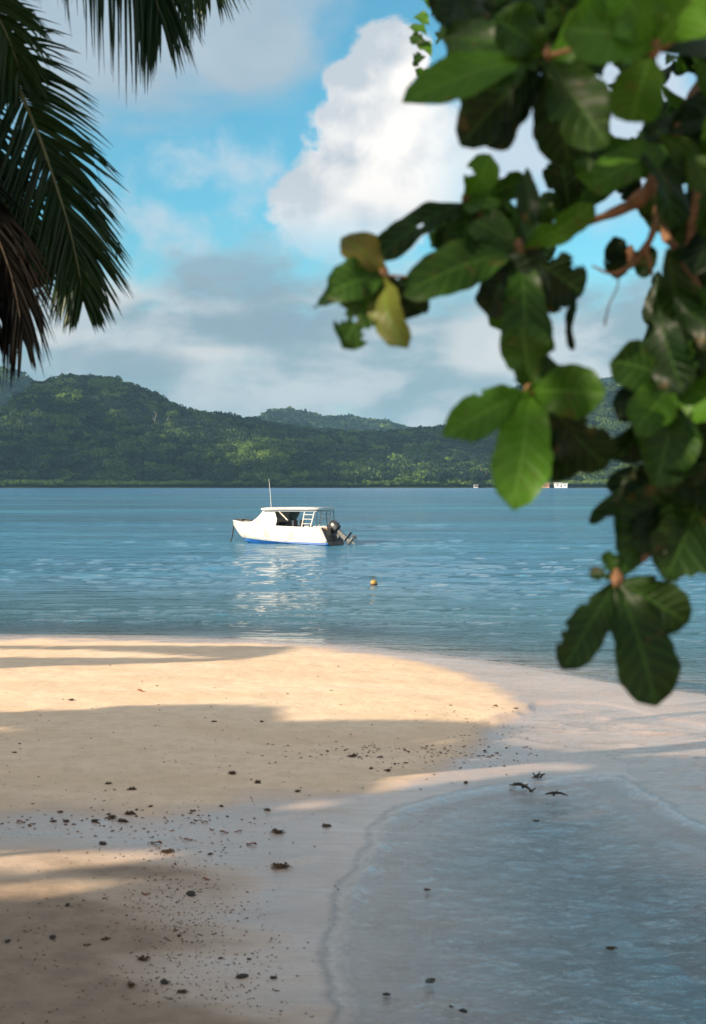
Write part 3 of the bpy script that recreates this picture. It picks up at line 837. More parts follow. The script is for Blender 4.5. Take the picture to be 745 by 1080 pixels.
    for (x, z_) in prof:
        w_ = min(interp(x, 1) - .08, hw + (hw2 - hw) * (z_ - .9) / .7)
        V_ += [(x, w_, z_), (x + .05, w_ * .55, z_ + .02), (x + .07, 0, z_ + .02), (x + .05, -w_ * .55, z_ + .02), (x, -w_, z_)]
    F_ = [(i * 5 + j, i * 5 + j + 1, i * 5 + j + 6, i * 5 + j + 5) for i in range(4) for j in range(4)]
    cb_.add(V_, F_)
    cab = cb_.build('cabin_front', white, boat); cab.modifiers.new('t', 'SOLIDIFY').thickness = .03
    for side in (1, -1):
        pts = [(x, z_) for x, z_ in prof] + [(3.02, 1.60), (2.86, 1.20), (2.92, .86), (4.4, .90)]
        def yw(x, z_): return min(interp(x, 1) - .08, hw + (hw2 - hw) * (z_ - .9) / .7)
        V_ = [(x, side * yw(x, z_), z_) for x, z_ in pts]
        o = MB().add(V_, [tuple(range(len(V_)))]).build('cabin_side', white, boat, False)
        o.modifiers.new('t', 'SOLIDIFY').thickness = .03
    # windscreen in the raked front
    g_ = MB(); V_ = []
    for (x, z_) in ((4.10, 1.20), (3.78, 1.50)):
        for y_ in (.56, .2, -.2, -.56): V_.append((x + .10 - abs(y_) * .06, y_, z_ + .03))
    g_.add(V_, [(0, 1, 5, 4), (1, 2, 6, 5), (2, 3, 7, 6)]).build('windscreen', glass, boat)
    # side wing window seen through the opening (grey-green)
    wg = mat('salted_plastic_window', (.22, .28, .27), .25, spec=.6)
    MB().add([(2.98, -.70, 1.12), (2.98, -.66, 1.57), (2.35, -.66, 1.57), (2.62, -.70, 1.12)], [(0, 1, 2, 3)]).build('side_window', wg, boat, False).modifiers.new('t', 'SOLIDIFY').thickness = .02
    # bulkhead, helm console, seats, clutter
    MB().box((3.3, .40, .55), (.10, .75, .66)).build('bulkhead', dark, boat, False, .02)
    MB().box((3.05, -.35, .64), (.40, .6, .80)).build('helm_console', dark, boat, False, .04)
    wh = MB(); wh.tube([(2.80, -.35 + .17 * math.cos(a), 1.22 + .17 * math.sin(a)) for a in np.linspace(0, 6.283, 17)], .016, 6, False)
    for a in (0.5, 2.6, 4.7): wh.tube([(2.83, -.35, 1.22), (2.80, -.35 + .17 * math.cos(a), 1.22 + .17 * math.sin(a))], .011, 5)
    wh.build('steering_wheel', dark, boat)
    for (sx_, sy_) in ((2.3, .32), (2.3, -.35)):
        s_ = MB().box((sx_, sy_, .74), (.42, .42, .10)).box((sx_ - .20, sy_, .96), (.07, .40, .40)).box((sx_, sy_, .46), (.16, .16, .48))
        s_.build('seat', dark, boat, False, .02)
    tan = mat('weathered_plywood', (.26, .19, .13), .8, var=.4, vscale=7)
    MB().box((1.35, 0, .50), (.55, 1.35, .50)).build('thwart_locker', tan, boat, False, .02)
    MB().box((.42, .42, .62), (.50, .42, .42)).build('fuel_box', tan, boat, False, .03)
    MB().box((.40, -.42, .66), (.40, .44, .50)).build('bait_tank', cream, boat, False, .03)
    rope = MB(); rr = random.Random(3)
    p_ = [Vector((.75 + .25 * math.cos(a * 2.1) + rr.uniform(-.05, .05), .15 + .22 * math.sin(a * 2.1), .58 + .012 * a)) for a in np.linspace(0, 15, 70)]
    rope.tube(p_, .02, 5).build('rope_coil', tan, boat)
    # canopy top
    tv = MB(); n_ = 9
    V_, F_ = [], []
    for i, x in enumerate((.55, 1.2, 2.2, 3.2, 3.72)):
        for j in range(n_):
            y_ = -.92 + 1.84 * j / (n_ - 1); w_ = y_ * (1.0 if x > .6 else .97) * (.93 if x > 3.6 else 1)
            V_.append((x, w_, 1.665 + .05 * (1 - (y_ / .92) ** 2) + .02 * math.sin(x)))
    for i in range(4):
        for j in range(n_ - 1): F_.append((i * n_ + j, i * n_ + j + 1, (i + 1) * n_ + j + 1, (i + 1) * n_ + j))
    o = tv.add(V_, F_).build('canopy_top', white, boat); sd = o.modifiers.new('t', 'SOLIDIFY'); sd.thickness = .075; sd.offset = -1
    rim = MB()
    for side in (1, -1): rim.tube([(.60, side * .88, 1.615), (3.65, side * .86, 1.60)], .022, 6)
    for x in (.7, 1.5, 2.4, 3.3): rim.tube([(x, -.88, 1.60), (x, .88, 1.60)], .018, 6)
    rim.build('canopy_frame', alu, boat)
    # leaning ladder-like frames amidships
    for side in (1, -1):
        fr_ = MB()
        fr_.tube([(1.42, side * .90, .84), (1.28, side * .84, 1.62)], .028, 8).tube([(.92, side * .92, .84), (.74, side * .84, 1.62)], .028, 8)
        for t in (.22, .5, .78):
            a = Vector((1.42, side * .90, .84)).lerp(Vector((1.28, side * .84, 1.62)), t); b2 = Vector((.92, side * .92, .84)).lerp(Vector((.74, side * .84, 1.62)), t)
            fr_.tube([a, b2], .020, 6)
        fr_.build('support_frame', white, boat)
    for (x0, y0, x1) in ((.98, -.90, 1.02), (.60, -.90, .60), (.60, .90, .60)):
        MB().tube([(x0, y0, .84), (x1, y0 * .96, 1.62)], .018, 6).build('canopy_post', dark, boat)
    # bow fittings, rail, antenna
    bf = MB().box((5.0, 0, 1.12), (.5, .16, .07)).tube([(5.45, .0, 1.12), (5.72, 0, 1.17)], .035, 6).box((5.25, .1, 1.13), (.12, .3, .09)).tube([(4.75, .25, 1.08), (5.0, .16, 1.17), (5.5, .05, 1.17)], .018, 6)
    bf.build('anchor', dark, boat)
    MB().tube([(3.30, .55, 1.70), (3.33, .56, 1.95)], .022, 6).build('antenna_mount', alu, boat)
    MB().tube([(3.33, .56, 1.9), (3.36, .57, 2.5), (3.44, .58, 3.18)], [.016, .013, .008], 6).build('antenna', white, boat)
    # outboard, tilted up
    eng = empty('outboard_motor'); eng.parent = boat; eng.location = (-.02, -.05, .60); eng.scale = (1.18, 1.18, 1.18)
    eng.rotation_euler = (0, R(52), 0)
    cowl_m = mat('outboard_cowl', (.03, .032, .036), .32, spec=.6)
    mid_m = mat('outboard_leg', (.10, .105, .11), .45, spec=.5)
    cm = MB(); V_, F_ = [], []; nn_ = 16
    for (z_, sx_, sy_, ox) in ((.02, .13, .12, 0), (.06, .23, .17, -.02), (.22, .26, .19, -.03), (.38, .25, .18, -.03), (.47, .19, .14, -.02), (.50, .08, .06, -.01)):
        for j in range(nn_):
            a = 2 * math.pi * j / nn_; ca, sa = math.cos(a), math.sin(a)
            V_.append((ox - .04 + sx_ * math.copysign(abs(ca) ** .7, ca), sy_ * math.copysign(abs(sa) ** .7, sa), z_))
    for i in range(5):
        for j in range(nn_): F_.append((i * nn_ + j, i * nn_ + (j + 1) % nn_, (i + 1) * nn_ + (j + 1) % nn_, (i + 1) * nn_ + j))
    F_.append(tuple(range(5 * nn_, 6 * nn_))); F_.append(tuple(reversed(range(nn_))))
    cm.add(V_, F_).build('cowl', cowl_m, eng)
    MB().box((-.04, 0, -.24), (.20, .13, .56)).box((-.06, 0, -.56), (.17, .10, .30)).build('drive_leg', mid_m, eng, False, .025)
    MB().box((-.16, 0, -.50), (.46, .26, .025)).build('cavitation_plate', mid_m, eng, False, .008)
    MB().lathe([(.02, -.26), (.06, -.2), (.075, 0), (.07, .14), (.03, .2)], (-.10, 0, -.70), 14, Matrix.Rotation(R(90), 3, 'Y')).build('gearcase', mid_m, eng)
    MB().add([(-.05, -.012, -.74), (-.16, -.012, -.74), (-.14, 0, -.94), (-.08, 0, -.92), (-.05, .012, -.74), (-.16, .012, -.74)], [(0, 1, 2, 3), (4, 3, 2, 5), (0, 3, 4), (1, 5, 2)]).build('skeg', mid_m, eng, False)
    pr = MB()
    for k in range(3):
        a = k * 2.094 + .3; u = Vector((0, math.cos(a), math.sin(a))); w_ = Vector((0, -math.sin(a), math.cos(a)))
        c0 = Vector((-.34, 0, -.70))
        pr.add([c0 + u * .04 + w_ * .02, c0 + u * .10 + w_ * .08 + Vector((.03, 0, 0)), c0 + u * .17 + w_ * .06 + Vector((.03, 0, 0)), c0 + u * .18 - w_ * .02, c0 + u * .10 - w_ * .06 - Vector((.03, 0, 0)), c0 + u * .04 - w_ * .02], [(0, 1, 2, 3, 4, 5)])
    pr.lathe([(.05, -.05), (.05, .05), (.02, .09)], (-.33, 0, -.70), 10, Matrix.Rotation(R(-90), 3, 'Y'))
    pro = pr.build('propeller', mid_m, eng, False); pro.modifiers.new('t', 'SOLIDIFY').thickness = .012
    MB().box((.10, 0, -.06), (.16, .26, .34)).box((.19, .10, -.02), (.05, .05, .42)).box((.19, -.10, -.02), (.05, .05, .42)).build('clamp_bracket', mid_m, eng, False, .01)
    # mooring line runs from the bow to the water
    bw = boat.matrix_basis @ Vector((5.82, 0, 1.0))
    e = G(237.5, 571.5); e = Vector((e.x, e.y, -.25))
    pts = []
    for t in np.linspace(0, 1, 16):
        p_ = bw.lerp(e, t); p_.z -= .28 * math.sin(math.pi * t) * (1 - .2 * t); p_.x += .10 * math.sin(math.pi * t); pts.append(p_)
    tag(MB().tube(pts, .032, 6).build('mooring_rope', dark), 'dark mooring rope running from the bow of the boat down into the water', 'rope')
bpy.context.view_layer.update()
build_boat()

# ---------- float
def build_float():
    g = G(394.4, 617); z0 = 0
    t = empty('mooring_float', (g.x, g.y, 0))
    tag(t, 'small round yellow and brown mooring float drifting on the sea right of the boat', 'float')
    ye = mat('faded_yellow', (.40, .27, .07), .5, var=.3, vscale=14); br = mat('brown_weed_growth', (.10, .05, .02), .8, var=.5, vscale=20)
    k = .85
    MB().lathe([(.02 * k, -.10 * k), (.09 * k, -.07 * k), (.115 * k, 0), (.112 * k, .05 * k)], n=20).build('lower_half', br, t)
    MB().lathe([(.116 * k, .05 * k), (.118 * k, .09 * k), (.10 * k, .14 * k), (.05 * k, .175 * k), (.02 * k, .18 * k)], n=20).build('upper_half', ye, t)
    MB().tube([(.035 * math.cos(a), 0, .21 + .035 * math.sin(a)) for a in np.linspace(0, 6.283, 13)], .010, 6, False).build('eye', br, t)
build_float()

# ================================================================== FAR SHORE: houses and palms
def house(px0, px1, Y, hgt, wallc, roofc, label, name='shore_house'):
    a = P(px0, 511, Y); w = (px1 - px0) / F * Y; z0 = float(hill_h(np.array([a.x]), np.array([Y]))[0]) 
    z0 = max(z0, .6)
    h = empty(name, (a.x + w / 2, Y, z0)); tag(h, label, 'house')
    wm = mat('wall_paint', wallc, .7, var=.15, vscale=1.5); rm = mat('roof_iron', roofc, .5, var=.3, vscale=1.2); gm = mat('window_dark', (.03, .04, .04), .2)
    dpt = 6.0
    MB().box((0, 0, hgt / 2 - .8), (w, dpt, hgt + 1.6)).build('wall', wm, h, False)
    e = .5; rt = hgt * .42
    MB().add([(-w / 2 - e, -dpt / 2 - e, hgt), (w / 2 + e, -dpt / 2 - e, hgt), (w / 2 + e, dpt / 2 + e, hgt), (-w / 2 - e, dpt / 2 + e, hgt), (-w / 2 - e, 0, hgt + rt), (w / 2 + e, 0, hgt + rt)],
             [(0, 1, 5, 4), (2, 3, 4, 5), (0, 4, 3), (1, 2, 5), (3, 2, 1, 0)]).build('roof', rm, h, False)
    for k in (-.28, .3):
        MB().box((w * k, -dpt / 2 - .02, hgt * .55), (1.3, .08, 1.0)).build('window', gm, h, False)
    MB().box((0, -dpt / 2 - .02, hgt * .36), (1.0, .08, hgt * .68)).build('door', gm, h, False)
house(571.5, 579, 1232, 2.6, (.55, .30, .20), (.42, .16, .10), 'small house with a rusty red roof on the far shore, left of the white one')
house(585, 598, 1231, 2.9, (.82, .82, .80), (.75, .76, .77), 'long white low house with a pale roof on the far shore')
house(500, 504, 1233, 1.6, (.6, .58, .55), (.5, .5, .5), 'tiny grey hut at the water, half hidden by shore trees', 'shore_hut')

def far_palms():
    tm = mat('palm_trunk_grey', (.24, .20, .16), .9); lm = leaf_mat('far_palm_leaves', (.05, .10, .02), (.09, .14, .03), .25)
    protos = []
    for v in range(3):
        r = np.random.default_rng(40 + v)
        t = empty('coconut_palm'); H = 13 + 3 * v
        MB().tube([(0, 0, -1), (.5, .1, H * .5), (1.3 + .4 * v, .2, H)], [.28, .2, .15], 6).build('trunk', tm, t)
        M = MB(); top = Vector((1.3 + .4 * v, .2, H))
        for k in range(15):
            a = k * 2.4 + r.uniform(-.2, .2); up = r.uniform(-.2, .9); L = r.uniform(3.6, 4.6); d = Vector((math.cos(a), math.sin(a), 0)); s_ = Vector((-d.y, d.x, 0))
            pts = [top + d * L * q_ * (.9) + Vector((0, 0, up * L * q_ * .8 - 1.0 * L * .75 * q_ * q_)) for q_ in np.linspace(0, 1, 6)]
            V_ = []
            for i, p_ in enumerate(pts):
                w_ = (.15, .6, .85, .8, .5, .05)[i]; V_ += [p_ + s_ * w_ - Vector((0, 0, w_ * .5)), p_, p_ - s_ * w_ - Vector((0, 0, w_ * .5))]
            F_ = [(i * 3 + j, i * 3 + j + 1, i * 3 + j + 4, i * 3 + j + 3) for i in range(5) for j in range(2)]
            M.add(V_, F_)
        M.build('crown', lm, t, False)
        protos.append(t)
    spots = [(497, 1), (504, 0), (509, 2), (514, 1), (519, 2), (524, 0), (530, 1), (488, 0), (536, 2), (575, 1), (604, 0), (612, 2), (621, 1), (629, 0), (478, 0), (465, 0), (592, 2), (566, 0)]
    words = ['tallest of the palms in the grove', 'short palm in the grove']
    used = set()
    for i, (px, v) in enumerate(spots):
        Y = 1244 + (i * 7) % 17
        if v in used:
            o = protos[v].copy(); COL.objects.link(o)
            for ch in protos[v].children:
                c = ch.copy(); COL.objects.link(c); c.parent = o
        else: o = protos[v]; used.add(v)
        x = (px - CX) / F * Y
        o.location = (x, Y, float(hill_h(np.array([x]), np.array([Y]))[0])); o.rotation_euler = (0, 0, i * 1.3)
        tag(o, 'tiny pale green coconut palm standing among the trees on the far shore', 'palm tree', 'palms on the far shore')
far_palms()

# two bare pale trees on the left hill
def bare_tree(px, py, Y, H, seed, label):
    p = P(px, py, Y); z = float(hill_h(np.array([p.x]), np.array([Y]))[0])
    t = empty('dead_tree', (p.x, Y, z)); tag(t, label, 'dead tree')
    m = mat('bleached_wood', (.52, .47, .38), .9, var=.3, vscale=.6); r = random.Random(seed)
    MB().tube([(0, 0, -1), (.4, 0, H * .4), (1.2, 0, H * .75), (2.0, 0, H)], [.55, .42, .28, .1], 7).build('trunk', m, t)
    M = MB()
    for k in range(8):
        b0 = Vector((.4 + k * .2, 0, H * (.4 + .07 * k))); a = r.uniform(0, 6.28); L = r.uniform(2.5, 5)
        M.tube([b0, b0 + Vector((math.cos(a) * L * .6, math.sin(a) * L * .4, L * .5)), b0 + Vector((math.cos(a) * L, math.sin(a) * L * .5, L * 1.0))], [.2, .13, .04], 5)
    M.build('limbs', m, t)
bare_tree(163, 459, 1420, 21, 1, 'bare pale dead tree leaning over the forest of the left hill')
bare_tree(175, 461, 1425, 16, 4, 'smaller bleached dead tree just right of the leaning one on the hill')

# ================================================================== COCONUT PALM at upper left
def crspline(pts, n):
    pts = [Vector(p) for p in pts]; out = []
    k = len(pts) - 1
    for i in range(n):
        t = i / (n - 1) * k; j = min(int(t), k - 1); u = t - j
        p0, p1, p2, p3 = pts[max(j - 1, 0)], pts[j], pts[j + 1], pts[min(j + 2, k)]
        out.append(.5 * ((2 * p1) + (p2 - p0) * u + (2 * p0 - 5 * p1 + 4 * p2 - p3) * u * u + (3 * p1 - p0 - 3 * p2 + p3) * u ** 3))
    return out
frond_m = leaf_mat('palm_leaflet', (.006, .026, .008), (.022, .052, .012), .14, .38)
dead_m = leaf_mat('dry_palm_leaflet', (.003, .004, .004), (.010, .007, .005), .03, .6)
rach_m = mat('palm_midrib', (.13, .14, .06), .45, var=.3, vscale=6)
drach_m = mat('dry_palm_midrib', (.05, .035, .02), .7)
ptrunk_m = mat('palm_bark', (.25, .21, .17), .9, var=.4, vscale=5, bump=.7, bscale=12)
def frond(palm, pts, n=120, L=.62, droop=.35, plane=None, a0=72, a1=22, mL=frond_m, mR=rach_m, seed=0, start=.12, droopR=None, wl=.016, Lr=None):
    r = random.Random(seed); loc = palm.matrix_basis.inverted()
    sp = crspline(pts, 160); k = len(sp)
    M = MB()
    M.tube([loc @ p for p in sp[::4]], [max(.015 * (1 - i / 40) + .002, .0025) for i in range(len(sp[::4]))], 6)
    rb = M.build('frond', mR, palm)
    LM = MB()
    view = Vector((0, 1, 0)) if plane is None else plane
    for i in range(n):
        f = start + (1 - start) * i / (n - 1); q_ = min(int(f * (k - 1)), k - 2); p = sp[q_]; t = (sp[min(q_ + 3, k - 1)] - sp[max(q_ - 3, 0)]).normalized()
        S = t.cross(view).normalized(); N = S.cross(t).normalized()
        env = min(1, (f - start) / .15 + .35) * (1 - .72 * max(0, (f - .62) / .38) ** 1.2)
        for side in (1, -1):
            if r.random() < .03: continue
            al = R(a0 + (a1 - a0) * f ** .9 + r.uniform(-5, 5))
            d = (t * math.cos(al) + S * side * math.sin(al) + N * r.uniform(-.16, .10)).normalized()
            ll = (Lr if (Lr and side < 0) else L) * env * r.uniform(.86, 1.08); dr = (droopR if (droopR is not None and side < 0) else droop) * r.uniform(.6, 1.4)
            w = wl * r.uniform(.8, 1.15)
            cr = d.cross(N + Vector((r.uniform(-.5, .5), r.uniform(-.5, .5), r.uniform(-.5, .5)))).normalized(); nn_ = cr.cross(d).normalized()
            V_ = []
            kk = r.uniform(.55, .85) if r.random() < .10 else 2
            for j, s in enumerate((0, .12, .35, .6, .82, 1.0)):
                c = p + d * ll * s + Vector((0, 0, -dr * ll * s * s))
                if s > kk: c += Vector((0, 0, -(s - kk) * ll * .6)) - d * ll * (s - kk) * .5
                ww = w * (.45, 1, 1, .8, .5, .04)[j]
                V_ += [loc @ (c + cr * ww), loc @ (c + nn_ * ww * .55), loc @ (c - cr * ww)]
            F_ = [(a * 3 + b_, a * 3 + b_ + 1, a * 3 + b_ + 4, a * 3 + b_ + 3) for a in range(5) for b_ in range(2)]
            LM.add(V_, F_)
    LM.build('leaflets', mL, rb)
    return rb
def build_palm():
    crown = P(-230, -120, 8.3)
    base = Vector((-5.9, 10.5, 0)); base.z = ground_z(base.x, base.y) - .05
    palm = empty('coconut_palm_tree', base)
    bpy.context.view_layer.update()
    tag(palm, 'coconut palm whose green fronds hang into the picture at upper left', 'palm tree')
    lc = crown - base
    tp = [(0, 0, 0), (lc.x * .15 - .1, lc.y * .2, lc.z * .3), (lc.x * .5, lc.y * .6, lc.z * .65), (lc.x, lc.y, lc.z)]
    sp = crspline(tp, 60); M = MB()
    M.tube(sp, [(.20 - .09 * (i / 59) + (.012 if i % 2 else 0) + .10 * max(0, 1 - i / 5)) for i in range(60)], 14); M.build('trunk', ptrunk_m, palm)
    D = 7.7
    q = lambda *a: [P(x, y, d) for x, y, d in a]
    # the three fronds in view
    frond(palm, q((-230, -120, 8.3), (-110, -60, 8.0), (-30, 22, 7.8), (12, 78, 7.7), (40, 138, 7.6), (59, 192, 7.6), (74, 240, 7.6), (84, 285, 7.6), (88, 312, 7.6)),
          n=150, L=.53, Lr=.56, droop=.25, droopR=.10, a0=64, a1=18, seed=2, wl=.0105)
    frond(palm, q((-230, -120, 8.3), (-120, -165, 8.1), (0, -165, 7.9), (80, -125, 7.8), (132, -72, 7.7), (158, -25, 7.7), (170, 18, 7.7)),
          n=120, L=.50, droop=.75, a0=66, a1=16, seed=5, wl=.0105)
    frond(palm, q((-230, -120, 8.3), (-100, -210, 8.6), (40, -190, 8.9), (130, -140, 9.0), (180, -92, 9.1), (204, -56, 9.1), (218, -28, 9.1)),
          n=110, L=.56, droop=.65, a0=66, a1=16, seed=8, wl=.014)
    frond(palm, q((-230, -120, 8.3), (-160, 20, 7.9), (-95, 120, 7.5), (-45, 180, 7.3), (-10, 232, 7.2), (13, 290, 7.2), (24, 345, 7.2)),
          n=90, L=.46, droop=.75, a0=62, a1=14, seed=11, mL=dead_m, mR=drach_m, wl=.011)
    frond(palm, q((-230, -120, 8.3), (-190, 60, 8.0), (-140, 170, 7.7), (-90, 235, 7.6), (-50, 262, 7.5), (-18, 292, 7.5), (-8, 330, 7.5)),
          n=70, L=.46, droop=.8, a0=60, a1=14, seed=12, mL=dead_m, mR=drach_m, wl=.011)
    frond(palm, q((-230, -120, 8.3), (-150, -40, 8.5), (-80, 50, 8.5), (-30, 130, 8.4), (0, 195, 8.4), (18, 245, 8.4), (26, 268, 8.4)), n=90, L=.50, droop=.35, a0=60, a1=18, seed=17, wl=.016)
    # short broken fronds near the crown, at the frame's corner
    frond(palm, q((-230, -120, 8.3), (-120, -80, 7.9), (-50, -35, 7.7), (-10, 5, 7.6), (12, 45, 7.5), (22, 75, 7.5)), n=60, L=.40, droop=.45, a0=60, a1=20, seed=14, wl=.014)
    # the rest of the crown, out of the picture
    for i, a in enumerate((150, 185, 215, 245, 275, 305, 120, 95)):
        d = Vector((math.cos(R(a)), math.sin(R(a)), 0)); up = .5 + .25 * ((i * 7) % 3)
        pts = [crown + d * s * 3.4 + Vector((0, 0, up * s * 2.6 - 2.9 * s * s)) for s in (0, .2, .4, .6, .8, 1.0)]
        frond(palm, pts, n=62, L=.75, droop=.6, seed=20 + i, plane=Vector((0, 0, 1)), wl=.022)
    cn = mat('coconut_husk', (.16, .14, .05), .6, var=.3)
    for i in range(5):
        a = i * 1.3; c = lc + Vector((.22 * math.cos(a), .22 * math.sin(a), -.22))
        MB().lathe([(.02, -.13), (.08, -.1), (.11, 0), (.08, .1), (.02, .13)], c, 12).build('coconut', cn, palm)
build_palm()

# ================================================================== BROAD-LEAVED TREE hanging in from the upper right
def big_leaf_mat():
    m = bpy.data.materials.new('broad_leaf'); m.use_nodes = True
    T = NT(m.node_tree); T.n.clear()
    out = T.new('ShaderNodeOutputMaterial'); b = T.new('ShaderNodeBsdfPrincipled')
    uv = T.attr('leaf_uv', 'Vector'); u, v, tn = T.sep(uv)          # u across -1..1, v along 0..1, tone
    au = T.m('ABSOLUTE', u)
    midr = T.ss(au, .07, .02)
    lat = T.m('ABSOLUTE', T.m('SUBTRACT', T.m('FRACT', T.m('SUBTRACT', T.m('MULTIPLY', v, 8.5), T.m('MULTIPLY', au, 1.6))), .5))
    vein = T.m('MULTIPLY', T.ss(lat, .10, .0), .75)
    pos = T.new('ShaderNodeNewGeometry').outputs['Position']
    n = T.noise(pos, 22, 5, .6); n2 = T.noise(pos, 5, 3, .5)
    tk_ = T.m('POWER', tn, 1.5)
    c = T.mix(tk_, (.003, .012, .004), (.060, .160, .012))  # dark-to-bright leaf tone puts shade and sun into the base colour
    c = T.mix(T.ss(n2, .45, .7, 0, .5), c, (.014, .036, .006))
    c = T.mix(T.ss(n, .60, .70, 0, .7), c, (.085, .055, .018))
    brown = T.ss(tn, 1.3, 1.8)
    c = T.mix(brown, c, (.16, .13, .035))
    c = T.mix(T.m('MAXIMUM', T.m('MULTIPLY', midr, .8), vein), c, T.mix(tn, (.02, .06, .012), (.12, .25, .04)))
    T.put(b.inputs['Base Color'], c); b.inputs['Roughness'].default_value = .42; b.inputs['Specular IOR Level'].default_value = .22
    bn = T.new('ShaderNodeBump'); bn.inputs['Strength'].default_value = .5; bn.inputs['Distance'].default_value = .004
    T.put(bn.inputs['Height'], T.m('ADD', T.m('MULTIPLY', vein, -1), n)); T.l.new(bn.outputs[0], b.inputs['Normal'])
    tl = T.new('ShaderNodeBsdfTranslucent'); T.put(tl.inputs[0], T.mix(1.0, c, (1.7, 1.9, .6), 'MULTIPLY'))
    mx = T.new('ShaderNodeMixShader'); mx.inputs[0].default_value = .30
    T.l.new(b.outputs[0], mx.inputs[1]); T.l.new(tl.outputs[0], mx.inputs[2]); T.l.new(mx.outputs[0], out.inputs[0])
    return m
class Leaves:
    def __init__(s): s.V = []; s.F = []; s.U = []; s.n = 0
    def add(s, B, Tp, w, roll=0.0, bend=.10, fold=.25, tone=.4, curl=0.0, seed=0, facing=Vector((0, -1, 0)), notch=False):
        r = random.Random(seed * 31 + s.n)
        ax = Tp - B; L = ax.length; a = ax / L
        nrm = facing - a * facing.dot(a)
        if nrm.length < .05: nrm = Vector((1, 0, 0)) - a * a.x
        nrm.normalize(); nrm = Matrix.Rotation(roll, 3, a) @ nrm
        c = a.cross(nrm)
        nv, nu = 19, 10; ph = r.uniform(0, 6); b0 = len(s.V)
        for i in range(nv):
            t = i / (nv - 1)
            wd = (.10 + .90 * math.sin(math.pi / 2 * min(1, t / .64)) ** 1.25) if t < .64 else math.sqrt(max(0, 1 - ((t - .64) / .36) ** 2.3))
            wd = w / 2 * wd * (1 if t > .05 else .3)
            if t > .985: wd = w * .05
            ctr = B + a * L * t + nrm * (bend * L * math.sin(math.pi * t * .9)) - nrm * (curl * L * max(0, t - .55) ** 1.4 * 1.6) + Vector((0, 0, -.05 * L * t * t))
            for j in range(nu + 1):
                u = -1 + 2 * j / nu
                wav = .11 * w * math.sin(t * 11 + ph + u * 1.5) * abs(u) ** 1.5 + .03 * w * math.sin(t * 23 + ph * 2) * abs(u) ** 2
                edge = 1 + .035 * math.sin(t * 34 + ph) * (abs(u) > .9)
                s.V.append(ctr + c * (wd * u * edge) + nrm * (fold * wd * abs(u) + wav)); s.U.append((u, t, tone))
        bites = set()
        if r.random() < .55:
            for _ in range(r.randint(1, 3)):
                bi, sd_ = r.randint(4, nv - 2), r.choice((0, 1)); dep_ = r.randint(1, 3)
                for di in range(-1, 2):
                    for dj in range(dep_ - abs(di)): bites.add((bi + di, dj if sd_ else nu - 1 - dj))
        if r.random() < .06: bites.add((r.randint(5, nv - 4), r.randint(1, nu - 2)))
        for i in range(nv - 1):
            for j in range(nu):
                if (i, j) in bites: continue
                q_ = b0 + i * (nu + 1) + j; s.F.append((q_, q_ + 1, q_ + nu + 2, q_ + nu + 1))
        s.n += 1
    def build(s, name, m, par):
        loc = par.matrix_basis.inverted() if par else Matrix()
        return mesh_np(name, np.array([loc @ v for v in s.V]), np.array(s.F), m, True, par, {'leaf_uv': np.array(s.U)})
